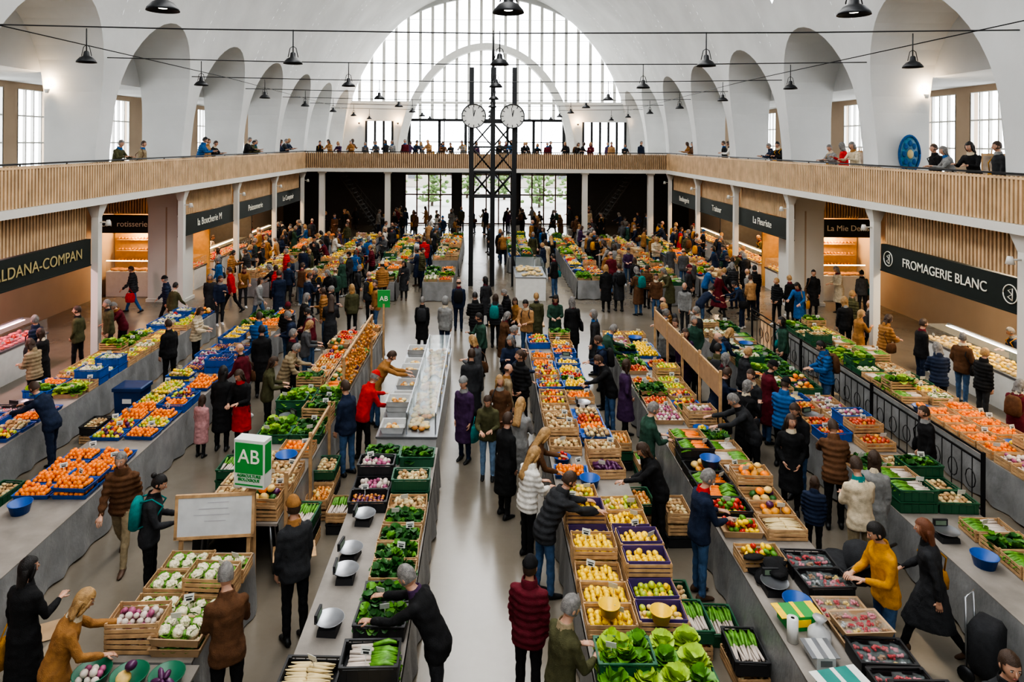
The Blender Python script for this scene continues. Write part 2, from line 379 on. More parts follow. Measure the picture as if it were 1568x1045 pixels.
    for i in range(60): g.ell((sgn*R.uniform(13.5,15.2),R.uniform(27.6,28.0),1.04),(.12,.07,.06),2,7,4)
    g.obj('shop_display_counter',[white,glass,bread_m,ledw])
    g=MB(); g.bx(sgn*13.3,sgn*15.4,28.34,28.44,0,4.48,0)
    for z in(1.3,1.75,2.2):
        g.bx(sgn*13.5,sgn*15.2,28.1,28.34,z-.015,z+.015,1)
        for i in range(12): g.ell((sgn*(13.6+.14*i),28.22,z+.06),(.05,.09,.05),2,7,5)
    g.obj('wall_bakery_back',[ochre,crwood,bread_m])
    l=bpy.data.lights.new('shop_lamp','POINT'); l.energy=150; l.color=(1,.66,.34); l.shadow_soft_size=.2
    lo=bpy.data.objects.new('shop_ceiling_lamp',l); COL.objects.link(lo); lo.location=(sgn*14.2,27.85,2.55)
for sgn in(-1,1):
    g=MB()
    for i in range(16):
        g.bx(sgn*(7.6+.17*i),sgn*(7.6+.17*i+.3),47.2,48.6,.28*i+.2,.28*i+.24,1)
    for y in(47.2,48.6): 
        g.tube([(sgn*7.5,y,.1),(sgn*10.5,y,4.45)],.05,0,4); g.tube([(sgn*7.5,y,1.1),(sgn*10.2,y,4.45)],.02,1,5)
        for i in range(8): g.tube([(sgn*(7.5+i*.35),y,.1+i*.51),(sgn*(7.5+i*.35),y,1.1+i*.42)],.012,1,4)
    g.obj('staircase',[dgrey,dgrey])
    l=bpy.data.lights.new('undergallery','AREA'); l.energy=60; l.color=(1,.85,.65); l.size=2.5
    lo=bpy.data.objects.new('gallery_soffit_lamp',l); COL.objects.link(lo); lo.location=(sgn*6,46,4.45)
# ---------------------------------------------------------------- clock mast
def clock(g,c,yf,r=.5):
    M=Matrix.Translation(Vector((c[0],yf,c[1])))@Matrix.Rotation(pi/2,4,'X')
    g.rev([(.001,0),(r*.93,0)],1,32,M=M); g.rev([(r*.92,-.09),(r*.92,.03),(r,.03),(r,-.09)],0,32,M=M); g.rev([(.001,-.09),(r,-.09)],0,32,M=M)
    for i in range(12):
        a=pi/6*i; MM=M@Matrix.Rotation(a,4,'Z'); g.box((0,r*.8,.01),(.03,.11,.01),0,MM)
    g.box((0,.13,.02),(.035,.28,.01),0,M@Matrix.Rotation(math.radians(-12),4,'Z')); g.box((0,.18,.02),(.025,.4,.01),0,M@Matrix.Rotation(math.radians(6),4,'Z'))
g=MB()
for px_,py_ in [(-.66,-.3),(.28,-.3),(1.22,-.3),(.28,.5)]: g.box((px_,py_,4.8),(.2,.2,9.6),0)
for px_ in(-.66,1.22): g.box((px_,.5,3.6),(.14,.14,7.2),0)
g.box((.28,.1,9.7),(.14,.14,.5),0)
g.tube([(.28,.1,9.6),(.28,.1,11.3)],[.07,.02],0,6)
for z in(3.9,5.0,6.1,7.2):
    for yy in(-.3,.5): g.box((.28,yy,z),(1.9,.06,.07),0)
for z in(.3,2.1,3.9,5.6,7.0):
    for xx in(-.66,.28,1.22): g.box((xx,.1,z),(.07,.8,.08),0)
zz=[3.9,5.0,6.1,7.2]
for yy in(-.3,.5):
    for i in range(3):
        for a,b_ in((-.66,.28),(.28,1.22)):
            g.tube([(a,yy,zz[i]),(b_,yy,zz[i+1])],.028,0,4); g.tube([(b_,yy,zz[i]),(a,yy,zz[i+1])],.028,0,4)
for xx in(-.56,1.12):
    clock(g,(xx,7.45),-.62,.54); g.tube([(xx,-.6,7.45),(xx,-.3,7.45)],.05,0,6)
g.obj('clock_tower',[black,white],(0,30.3,0))
# ---------------------------------------------------------------- pendant lamps
bulb=mat('lamp_bulb',(1,.95,.85),.4,var=0,emit=6)
g=MB(); g.tube([(0,0,.0),(0,0,.45)],.012,0,5); g.rev([(.03,.0),(.05,-.02),(.06,-.1),(.12,-.13),(.18,-.2),(.19,-.23),(.17,-.215),(.11,-.15),(.05,-.12)],0,18); g.rev([(.05,-.2),(.05,-.14)],1,10,cap=True)
g.tube([(-.1,0,-.1),(-.06,0,.08),(0,0,.12),(.06,0,.08),(.1,0,-.1)],.008,0,4)
pl=g.mesh('pendant_lamp',[black,bulb])
cab=MB()
for i in range(8):
    y=8.1+BAY*i
    cab.tube([(-vx(8.55),y,8.6),(-6,y,8.52),(0,y,8.47),(6,y,8.52),(vx(8.55),y,8.6)],.014,0,4)
    for k_ in range(-2,3):
        inst('pendant_lamp',pl,(.25+4.1*k_,y,8.07))
for sgn in(-1,1):
    cab.tube([(sgn*10,8.1,8.6),(sgn*9,24,8.5),(sgn*10,50,8.6)],.012,0,4)
cab.obj('lamp_suspension_cables',[black])
# ---------------------------------------------------------------- people
def V(*a): return Vector(a)
D2R=math.radians
POSES={
 'stand':dict(lean=2,arms=[(4,9,12,4),(-2,8,14,6)],legs=[(2,3),(-2,2)],head=(0,4)),
 'stand2':dict(lean=0,arms=[(-6,14,40,24),(-8,15,46,26)],legs=[(6,4),(-3,2)],head=(25,0)),
 'look':dict(lean=4,arms=[(6,10,20,6),(30,8,88,30)],legs=[(4,5),(-4,2)],head=(-35,10)),
 'hold':dict(lean=5,arms=[(14,10,78,28),(18,11,66,26)],legs=[(2,3),(0,2)],head=(-10,22)),
 'bag':dict(lean=2,arms=[(0,10,8,2),(14,12,84,14)],legs=[(-3,1),(5,6)],head=(-20,3)),
 'reach':dict(lean=20,arms=[(52,6,26,6),(20,10,50,14)],legs=[(-2,0),(8,8)],head=(10,24)),
 'reach2':dict(lean=28,arms=[(58,8,22,4),(66,6,14,2)],legs=[(-6,0),(6,6)],head=(-6,20)),
 'bend':dict(lean=50,arms=[(64,8,14,0),(40,10,40,8)],legs=[(-12,0),(4,10)],head=(0,10)),
 'walk':dict(lean=5,arms=[(-20,8,16,2),(24,8,26,4)],legs=[(24,6),(-14,24)],head=(0,4)),
 'walk2':dict(lean=4,arms=[(20,8,30,4),(-14,10,20,2)],legs=[(-12,18),(20,4)],head=(14,8)),
 'rail':dict(lean=14,arms=[(38,12,62,16),(36,12,60,18)],legs=[(0,0),(4,8)],head=(8,10)),
 'sit':dict(lean=6,arms=[(25,8,50,16),(22,8,55,18)],legs=[(85,85),(82,80)],head=(20,12)),
}
def rx(a): return Matrix.Rotation(-D2R(a),3,'X')
def hand(g,w,d,inward,curl=25,side=1):
    d=d.normalized(); n=(inward-d*inward.dot(d)).normalized(); s=d.cross(n)
    rings=[]
    for t,wd,th in((-.01,.024,.02),(.02,.032,.018),(.06,.041,.016),(.092,.040,.012)):
        rings.append([w+d*t+s*(wd*math.cos(2*pi*j/8))+n*(th*math.sin(2*pi*j/8)) for j in range(8)])
    g.loft(rings,2)
    for k,(off,ln) in enumerate(((-.031,.062),(-.011,.076),(.011,.072),(.031,.056))):
        p=w+d*.085+s*off; pts=[p]; a=D2R(curl*.5)
        for q in(.42,.33,.25):
            dd=d*math.cos(a)+n*math.sin(a); p=p+dd*ln*q; pts.append(p); a+=D2R(curl)
        g.tube(pts,[.0095,.009,.008,.006],2,5)
    tb=w+d*.025-s*.03*side; t2=(d*.7-s*.6*side+n*.45).normalized(); t3=(d*.9-s*.1*side+n*.4).normalized()
    g.tube([tb,tb+t2*.04,tb+t2*.04+t3*.032],[.013,.011,.008],2,5)
def head_mb(style):
    g=MB(); n,k=20,14
    def sph(sc,c,m,keep=None,shape=None):
        vs=[];fs=[];dirs=[]
        for i in range(k+1):
            t=pi*i/k
            for j in range(n):
                p=2*pi*j/n; dx,dy,dz=math.sin(t)*math.cos(p),math.sin(t)*math.sin(p),math.cos(t)
                x,y,z=sc[0]*dx,sc[1]*dy,sc[2]*dz
                if shape: x,y,z=shape(x,y,z,dx,dy,dz)
                elif m==3:
                    kx=1+.06*noise.noise(V(dx*4,dy*4,dz*4)); x,y,z=x*kx,y*kx,z*kx
                vs.append((x+c[0],y+c[1],z+c[2])); dirs.append((dx,dy,dz))
        for i in range(k):
            for j in range(n):
                a=i*n+j;b_=i*n+(j+1)%n; q=(a,a+n,b_+n,b_)
                cx=[sum(dirs[w][e] for w in q)/4 for e in range(3)]
                if keep is None or keep(*cx): fs.append(q)
        g.add(vs,fs,m,True)
    def fs_(x,y,z,dx,dy,dz):
        if dz<0:
            kk=-dz; x*=1-.36*kk*kk; y*= (1-.06*kk) if dy>0 else 1-.5*kk
        if dy>.6 and abs(dz-.08)<.14 and .2<abs(dx)<.6: y-=.006
        if dy>.85 and -.65<dz<-.45: y+=.004
        return x,y,z
    sph((.076,.096,.117),(0,0,0),2,None,fs_)
    g.loft([[(.006*math.cos(q)*s_,y0+.011*math.sin(q)*s_*.9,z) for q in(0,pi/3,2*pi/3,pi,4*pi/3,5*pi/3)] for z,y0,s_ in((.022,.088,1),(0,.097,1.2),(-.018,.104,1.9),(-.03,.094,1.6))],2)
    for s in(-1,1):
        g.ell((s*.03,.083,.012),(.012,.008,.006),6,8,5); g.ell((s*.03,.0895,.012),(.005,.003,.0055),7,6,4)
        g.box((s*.031,.09,.029),(.026,.005,.005),3); g.ell((s*.077,-.004,-.004),(.009,.02,.03),2,7,5)
    g.ell((0,.088,-.052),(.022,.008,.007),8,8,4)
    hs=(.084,.106,.127)
    def low(lim): return lambda dx,dy,dz: not(dy>.22+.25*abs(dx) and dz<.5) and dz>lim
    if style in('short','bun'):
        sph(hs,(0,-.006,.006),3,low(-.35))
        if style=='bun': g.ell((0,-.115,.07),(.042,.04,.04),3,10,7)
    elif style=='bald': sph((.0785,.1,.12),(0,-.003,.0),3,lambda x,y,z:z<.25 and z>-.3 and y<.1)
    elif style in('long','bob'):
        sph((.088,.11,.13),(0,-.006,.006),3,lambda x,y,z: not(y>.22+.15*abs(x) and z<.5) and z>-.8)
        L=-.40 if style=='long' else -.17
        rings=[]
        for q in range(8):
            t=q/7; z=.02+(L-.02)*t; w=.088+(-.01 if L<-.2 else .004)*t+.006*math.sin(t*9); dd=.052-.018*t
            rings.append([(w*math.cos(2*pi*j/14),-.048-(.03 if L<-.2 else 0)*t+dd*math.sin(2*pi*j/14),z+(.01*math.sin(j*2.3) if q==7 else 0)) for j in range(14)])
        g.loft(rings,3)
        for s in(-1,1): g.tube([(s*.072,.035,.05),(s*.08,.03,-.01),(s*.077,.008,-.08),(s*.07,-.01,-.13)],[.012,.02,.022,.014],3,7)
    elif style=='beanie':
        sph((.087,.109,.135),(0,-.004,.012),5,lambda x,y,z:z>.22); 
        g.rev([(.094,.03),(.097,.045),(.094,.062)],5,20,(0,-.006,0),M=Matrix.Diagonal((.95,1.16,1,1)))
        sph(hs,(0,-.006,.0),3,lambda x,y,z:z<.3 and z>-.45 and y<.15)
    elif style=='cap':
        sph((.087,.108,.128),(0,-.004,.01),5,lambda x,y,z:z>.3); g.ell((0,.13,.045),(.07,.07,.008),5,12,4)
        sph(hs,(0,-.006,.0),3,lambda x,y,z:z<.35 and z>-.35 and y<.15)
    elif style=='hood':
        sph((.105,.122,.145),(0,-.02,.01),0,lambda x,y,z: y<.45)
        g.rev([(.098,0),(.108,.02),(.098,.04)],5,18,M=Matrix.Translation(V(0,.03,0))@Matrix.Rotation(pi/2,4,'X')@Matrix.Diagonal((1,1.3,1,1)))
        sph(hs,(0,-.006,.0),3,lambda x,y,z:z>.45)
    return g
HEADS={h:head_mb(h) for h in('short','bun','bald','long','bob','beanie','cap','hood')}
tmpmats=[mat('figure_base_%d'%i,(.5,.5,.5),var=0) for i in range(9)]
def build_body(pose,coat):
    P=POSES[pose]; src=MB(); ex=MB(); fem=coat in('coat','skirt')
    L=P['lean']; RL=rx(L)
    legs=[]
    for s,(a,b) in zip((-1,1),P['legs']):
        a_,c_=D2R(a),D2R(a-b); h=V(s*.088,0,-.01)
        kn=h+V(s*.02,math.sin(a_),-math.cos(a_)).normalized()*.43
        an=kn+V(s*.01,math.sin(c_),-math.cos(c_)).normalized()*.41; legs.append((h,kn,an,min(0,a-b)))
    dz=.085-min(l[2].z for l in legs)
    T=V(0,0,dz)
    puff=.010 if coat=='puffer' else 0
    for s,(h,kn,an,fa) in zip((-1,1),legs):
        h,kn,an=h+T,kn+T,an+T
        src.tube([h,h.lerp(kn,.3),h.lerp(kn,.7),kn,kn.lerp(an,.3),kn.lerp(an,.7),an],[.082,.086,.072,.06,.06,.052,.047],1,12,True)
        fr=Matrix.Rotation(D2R(fa*.75),3,'X')
        rings=[]
        for yy,w,hh,zc in((-.085,.025,.025,-.05),(-.07,.04,.045,-.04),(-.01,.043,.055,-.03),(.06,.047,.036,-.05),(.13,.046,.027,-.058),(.17,.03,.02,-.064),(.185,.012,.012,-.068)):
            rings.append([an+fr@V(w*math.cos(2*pi*j/10),yy,zc+hh*math.sin(2*pi*j/10)) for j in range(10)])
        src.loft(rings,4)
    ex_=.016+puff
    def tz(z): return (RL@V(0,0,z) if z>0 else V(0,0,z))+T
    prof=[(-.15,.176,.122),(-.12,.178,.126),(-.05,.172,.126),(.0,.165,.124),(.1,.148,.115),(.18,.146,.112),(.3,.162,.12),(.38,.168,.115),(.43,.152,.10),(.465,.11,.085),(.5,.075,.07),(.525,.062,.064)]
    rings=[]
    for z,w,d in prof:
        c=tz(z); f=(RL if z>0 else Matrix.Identity(3))
        w+=ex_; d+=ex_
        if fem and .05<z<.25: w-=.015
        rings.append([c+f@V(w*math.cos(2*pi*j/18),d*math.sin(2*pi*j/18)+(.012 if z<.1 else 0)*(-1),0) for j in range(18)])
    src.loft(rings,0)
    if coat in('coat','skirt'):
        rings=[]
        bot=-.52 if coat=='coat' else -.5
        for q in range(6):
            t=q/5; z=.02+(bot-.02)*t; cy=sum((l[0].y+(l[1].y-l[0].y)*t*1.1) for l in legs)/2
            sp=abs(legs[0][1].y-legs[1][1].y)/2*t
            rings.append([V((.182+.03*t)*math.cos(2*pi*j/18),cy+(.142+.025*t+sp)*math.sin(2*pi*j/18),z)+T for j in range(18)])
        if pose!='sit': src.loft(rings,0 if coat=='coat' else 5)
    nb=tz(.49); hp=P['head']; hl=L*.45+hp[1]
    hc=tz(.525)+rx(L*.7)@V(0,.012,.055)+rx(hl)@V(0,.018,.10)
    src.tube([nb,hc+V(0,-.012,-.06)],[.058,.05],2,12,True)
    prof2=((.485,.094),(.51,.086),(.545,.078),(.56,.072),(.545,.066),(.51,.066)) if coat!='puffer' else ((.48,.10),(.52,.098),(.56,.088),(.575,.078),(.55,.068),(.51,.066))
    ex.loft([[tz(z)+RL@V(w*math.cos(2*pi*j/16),.006+w*math.sin(2*pi*j/16),.006*math.sin(3*2*pi*j/16)) for j in range(16)] for z,w in prof2],5 if coat!='puffer' else 0,False)
    for s,(p,q,e,t) in zip((-1,1),P['arms']):
        sh=tz(0)+RL@V(s*.163,0,.415); p_,q_,t_=D2R(p),D2R(q),D2R(t)
        du=V(s*math.sin(q_),math.sin(p_)*math.cos(q_),-math.cos(p_)*math.cos(q_))
        pe=D2R(p+e); df=V(-s*math.sin(t_),math.sin(pe)*math.cos(t_),-math.cos(pe)*math.cos(t_))
        el=sh+du*.275; wr=el+df*.245
        a=puff
        src.tube([sh,sh.lerp(el,.3),sh.lerp(el,.75),el,el.lerp(wr,.35),el.lerp(wr,.75),wr-df*.015],[.062+a,.058+a,.05+a,.047+a,.047+a,.04+a,.036+a*.5],0,12,True)
        up=V(0,0,-1) if pe>.8 else V(-s,.2,0)
        ex_h=MB(); hand(ex_h,wr+df*.012,df,up,28 if pe<.8 else 22,side=(-s if pe<=.8 else s)); ex.merge(ex_h)
        src_w=[wr-df*.03,wr+df*.02]; ex.tube(src_w,[.027,.024],2,8,True)
    me=src.mesh('tmp',[]); ob=inst('tmp',me)
    md=ob.modifiers.new('r','REMESH'); md.mode='VOXEL'; md.voxel_size=.0185
    ms=ob.modifiers.new('s','SMOOTH'); ms.iterations=3; ms.factor=.5
    dg=bpy.context.evaluated_depsgraph_get(); em=bpy.data.meshes.new_from_object(ob.evaluated_get(dg))
    bvh=BVHTree.FromPolygons([Vector(v) for v in src.v],src.f)
    out=MB(); vs=[v.co.copy() for v in em.vertices]; ns=[v.normal.copy() for v in em.vertices]
    fs=[tuple(p.vertices) for p in em.polygons]; ms_=[]
    for p in em.polygons:
        r_=bvh.find_nearest(p.center); ms_.append(src.m[r_[2]])
    vm=[None]*len(vs)
    for f,m_ in zip(fs,ms_):
        for i in f: vm[i]=m_
    for i,v in enumerate(vs):
        if vm[i] in(0,1,5):
            k=noise.noise(V(v.x*7,v.y*7,v.z*13))*.010+noise.noise(v*24+V(5,1,2))*.005
            if coat=='puffer' and vm[i]==0: k+=.008*math.sin(v.z*2*pi/.085)
            vs[i]=v+ns[i]*k
    out.v=[tuple(v) for v in vs]; out.f=fs; out.m=ms_; out.s=[True]*len(fs)
    out.merge(ex)
    bpy.data.objects.remove(ob)
    HM=Matrix.Translation(hc)@Matrix.Rotation(D2R(hp[0]),4,'Z')@Matrix.Rotation(-D2R(hl),4,'X')
    return out,HM,tz,RL
BODY={};PM={}
def person_mesh(pose,coat,hair,bag):
    key=(pose,coat,hair,bag)
    if key in PM: return PM[key]
    if (pose,coat) not in BODY: BODY[(pose,coat)]=build_body(pose,coat)
    b,HM,tz,RL=BODY[(pose,coat)]
    g=MB(); g.merge(b); g.merge(HEADS[hair],HM)
    if bag=='backpack':
        rings=[]
        for z,w,d in((.06,.11,.05),(.1,.15,.08),(.3,.15,.085),(.42,.13,.07),(.47,.08,.04)):
            c=tz(z); rings.append([c+RL@V(w*(abs(math.cos(a))**.6)*(1 if math.cos(a)>0 else -1),-.20+d*(abs(math.sin(a))**.6)*(1 if math.sin(a)>0 else -1),0) for a in[2*pi*j/16+.01 for j in range(16)]])
        g.loft(rings,9)
        for s in(-1,1): g.tube([tz(.45)+RL@V(s*.09,-.15,0),tz(.49)+RL@V(s*.1,0,0),tz(.4)+RL@V(s*.11,.15,0),tz(.2)+RL@V(s*.13,.05,0),tz(.1)+RL@V(s*.12,-.14,0)],.014,9,5)
    elif bag=='shoulder':
        c=tz(-.02)+V(.26,-.02,0)
        g.loft([[c+V(.045*math.cos(a)*k_,.15*math.sin(a)*k_,z) for a in[2*pi*j/12 for j in range(12)]] for z,k_ in((-.14,.6),(-.12,1),(0,1.05),(.1,.85),(.12,.6))],9)
        g.tube([c+V(0,.1,.1),tz(.3)+RL@V(.17,.14,0),tz(.48)+RL@V(.10,.03,0.02),tz(.3)+RL@V(.14,-.17,0),c+V(0,-.1,.1)],.012,9,5)
    elif bag=='tote':
        c=tz(0)+V(-.27,.02,-.28)
        g.loft([[c+V(.05*math.cos(a)*k_,.16*math.sin(a)*k_,z) for a in[2*pi*j/12 for j in range(12)]] for z,k_ in((-.2,.5),(-.18,.95),(0,1.1),(.1,.9),(.14,.8))],9)
        g.tube([c+V(0,.1,.12),c+V(0,.03,.32),c+V(0,-.1,.12)],.01,9,5)
    PM[key]=g.mesh('figure_%s_%s_%s'%(pose,coat,hair),tmpmats+[tmpmats[0]]); return PM[key]
def cl(n,c,**k): return mat('cloth_'+n,c,k.pop('rough',.85),var=.22,scale=14,bump=.3,bscale=90,spec=.25,**k)
C={'black':cl('black',(.014,.014,.015)),'charcoal':cl('charcoal',(.030,.031,.034)),'navy':cl('navy',(.016,.025,.052)),'brown':cl('brown',(.105,.050,.024)),'tan':cl('tan',(.34,.19,.085)),
'olive':cl('olive',(.07,.068,.032)),'green':cl('green',(.03,.07,.048)),'red':cl('red',(.45,.014,.014)),'burgundy':cl('burgundy',(.11,.012,.02)),'white':cl('white',(.62,.59,.54)),'cream':cl('cream',(.50,.42,.30)),
'grey':cl('grey',(.21,.21,.205)),'dkgrey':cl('dkgrey',(.08,.082,.086)),'blue':cl('blue',(.02,.09,.24)),'jeans':cl('jeans',(.05,.10,.19)),'ltjeans':cl('ltjeans',(.15,.23,.34)),'mustard':cl('mustard',(.48,.22,.015)),'camel':cl('camel',(.28,.135,.045)),
'purple':cl('purple',(.055,.025,.07)),'teal':cl('teal',(.01,.18,.17)),'pink':cl('pink',(.42,.22,.22)),'khaki':cl('khaki',(.25,.195,.12))}
skins=[mat('skin_light',(.50,.28,.19),.5,var=.06,scale=20),mat('skin_tan',(.38,.2,.125),.5,var=.06,scale=20),mat('skin_dark',(.11,.055,.035),.5,var=.06)]
H={'black':mat('hair_black',(.008,.006,.005),.5,bump=.5,bscale=120),'brown':mat('hair_brown',(.045,.023,.012),.5,bump=.5,bscale=120),'grey':mat('hair_grey',(.17,.16,.15),.6,var=.4,scale=30,bump=.5,bscale=120),'blond':mat('hair_blond',(.34,.20,.08),.5,var=.3,scale=30,bump=.5,bscale=120),'red':mat('hair_auburn',(.14,.045,.016),.5,bump=.5,bscale=120)}
eyew=mat('eye_white',(.5,.48,.46),.3,var=0); eyed=mat('eye_iris',(.02,.013,.01),.2,var=0); lip=mat('lips',(.36,.12,.10),.5,var=0)
shoes=[mat('shoe_black',(.012,.012,.012),.5),mat('shoe_brown',(.07,.035,.018),.6),mat('shoe_white',(.5,.5,.5),.6)]
def person(x,y,rot,pose='stand',coat='jacket',hair='short',top='black',pants='black',acc='black',hc='brown',h=1.72,z=0,bag=None,bagc='black',name=None,skin=0,shoe=0,mir=False):
    me=person_mesh(pose,coat,hair,bag)
    nm=name or ('woman_shopping' if hair in('long','bob','bun') else 'man_shopping')
    s=h/1.735
    o=inst(nm,me,(x,y,z),D2R(rot),sc=(-s if mir else s,s,s))
    ml=[C[top],C[pants],skins[skin],H[hc],shoes[shoe],C[acc],eyew,eyed,lip,C[bagc]]
    for i,m_ in enumerate(ml):
        if i<len(o.material_slots): o.material_slots[i].link='OBJECT'; o.material_slots[i].material=m_
    return o
occ=[]
def P(x,y,*a,**k): occ.append((x,y)); return person(x,y,*a,**k)
P(-5.05,7.5,-15,'bag','coat','long','black','black','black','black',1.68,bag='tote',bagc='mustard')
P(-4.4,7.0,-60,'reach','coat','bob','camel','jeans','cream','blond',1.66)
P(-2.72,7.25,30,'hold','jacket','short','brown','black','brown','grey',1.76)
P(-5.4,10.2,190,'walk','puffer','short','brown','khaki','black','grey',1.74,shoe=1)
P(-4.6,9.4,-75,'hold','jacket','bun','charcoal','black','black','black',1.7,bag='backpack',bagc='teal')
P(-2.38,8.6,40,'stand','jacket','beanie','charcoal','black','camel','brown',1.80)
P(-.5,7.35,75,'reach2','jacket','short','black','charcoal','purple','grey',1.78,name='man_leaning_over_crates')
P(.66,10.35,-60,'hold','puffer','long','white','black','white','blond',1.68)
P(.85,9.5,-75,'reach2','puffer','short','charcoal','jeans','navy','brown',1.78)
P(.5,7.6,-20,'stand','puffer','beanie','burgundy','black','black','brown',1.66)
P(.78,6.85,-60,'hold','jacket','short','olive','black','khaki','grey',1.74)
P(.06,12.8,175,'hold','jacket','short','olive','ltjeans','olive','brown',1.62)
P(-.4,13.5,150,'stand','coat','beanie','purple','navy','grey','brown',1.68,bag='tote',bagc='teal')
P(.62,12.3,-15,'hold','coat','long','grey','black','grey','blond',1.68)
P(.72,11.15,-80,'reach','jacket','long','brown','black','brown','blond',1.68)
P(.35,11.5,-50,'stand','coat','short','black','black','black','brown',1.74)
P(2.75,10.7,85,'reach','jacket','bob','black','black','black','brown',1.66,name='stall_seller')
P(2.85,12.0,-75,'hold','jacket','short','green','black','green','grey',1.76)
P(2.75,14.9,90,'reach','jacket','short','black','jeans','black','brown',1.74)
P(3.0,14.6,-85,'stand2','coat','bob','purple','black','grey','brown',1.68)
P(3.0,9.5,-80,'hold','jacket','short','navy','jeans','red','grey',1.78,shoe=1)
P(4.95,12.6,85,'reach2','jacket','short','charcoal','black','black','grey',1.78,name='stall_seller')
P(5.25,11.7,160,'stand2','coat','long','black','black','cream','brown',1.68)
P(5.55,12.1,130,'hold','jacket','short','black','jeans','black','brown',1.76)
P(5.4,9.8,0,'hold','jacket','short','cream','khaki','teal','brown',1.78)
P(5.88,10.3,-30,'stand','coat','bob','grey','navy','cream','brown',1.66)
P(5.75,11.2,-20,'reach','puffer','short','brown','black','black','brown',1.74)
P(4.85,8.25,95,'hold','jacket','short','mustard','jeans','mustard','black',1.76)
P(5.55,8.45,55,'walk','coat','long','charcoal','black','black','red',1.70,bag='shoulder',bagc='mustard',shoe=1)
P(4.75,6.2,170,'stand','jacket','short','charcoal','black','black','brown',1.74)
P(5.8,13.3,-50,'hold','puffer','beanie','blue','black','black','brown',1.74)
P(5.0,10.35,-30,'stand','puffer','bob','navy','black','pink','brown',1.25,name='child')
P(4.95,17.7,140,'stand','jacket','short','dkgrey','black','cream','brown',1.78)
P(5.5,18,170,'stand2','jacket','short','green','black','green','grey',1.76)
P(-2.42,13.5,-50,'reach','jacket','cap','red','black','red','grey',1.78,name='stall_seller')
P(-2.6,12.9,60,'stand','jacket','short','navy','jeans','navy','brown',1.78,name='stall_seller')
P(-2.42,15.1,-80,'reach2','jacket','short','camel','jeans','camel','brown',1.76,name='stall_seller')
P(-5.35,13.9,5,'stand','coat','long','black','black','black','black',1.70)
P(-5.65,13.6,-10,'stand','coat','long','pink','black','pink','brown',1.22,name='child')
P(-4.95,13.9,170,'hold','skirt','bob','black','black','red','brown',1.70)
P(-4.65,14.6,-75,'hold','jacket','bob','olive','black','olive','brown',1.7)
P(-4.6,15.6,-75,'reach','puffer','short','khaki','black','black','grey',1.72)
P(-4.7,16.6,-90,'stand2','coat','short','black','black','burgundy','grey',1.74)
P(-4.65,17.6,-80,'hold','jacket','bob','dkgrey','jeans','cream','blond',1.7)
P(-5.5,16.8,20,'stand','coat','short','black','black','black','black',1.76)
P(-5.2,18.4,100,'hold','jacket','short','navy','black','black','grey',1.74)
P(-5.6,19.3,-20,'stand2','puffer','beanie','black','jeans','burgundy','brown',1.74)
P(-10.7,19.4,140,'stand','jacket','short','olive','charcoal','black','grey',1.78)
P(-11.1,18.6,90,'stand2','jacket','short','olive','black','black','brown',1.78)
P(-10.5,15.9,80,'hold','puffer','bob','khaki','black','cream','brown',1.68)
P(-10.9,16.8,85,'stand','coat','bob','black','black','cream','brown',1.66)
P(-10.8,14.6,100,'stand','jacket','short','burgundy','black','black','grey',1.74)
P(-8.25,13.0,85,'reach2','jacket','short','navy','navy','blue','brown',1.78,name='stall_seller')
P(-8.0,17.3,60,'stand','jacket','short','black','black','black','brown',1.76,name='stall_seller')
P(-8.05,19.0,-90,'hold','puffer','bob','cream','black','cream','brown',1.68,name='stall_seller')
P(-7.2,23.8,30,'stand','coat','short','navy','black','black','brown',1.8)
P(-7.8,23.4,-100,'walk','jacket','bob','grey','jeans','white','brown',1.68)
P(-9.3,25.0,90,'walk','jacket','short','red','black','red','brown',1.74)
P(-12.9,25,100,'walk2','puffer','short','charcoal','blue','blue','brown',1.74,bag='tote',bagc='red')
P(-4.3,22.0,20,'stand','jacket','bob','olive','black','camel','blond',1.7)
P(-5.0,21.6,-60,'hold','puffer','short','black','black','black','grey',1.74)
P(-3.6,22.4,120,'stand2','jacket','short','camel','jeans','black','brown',1.76)
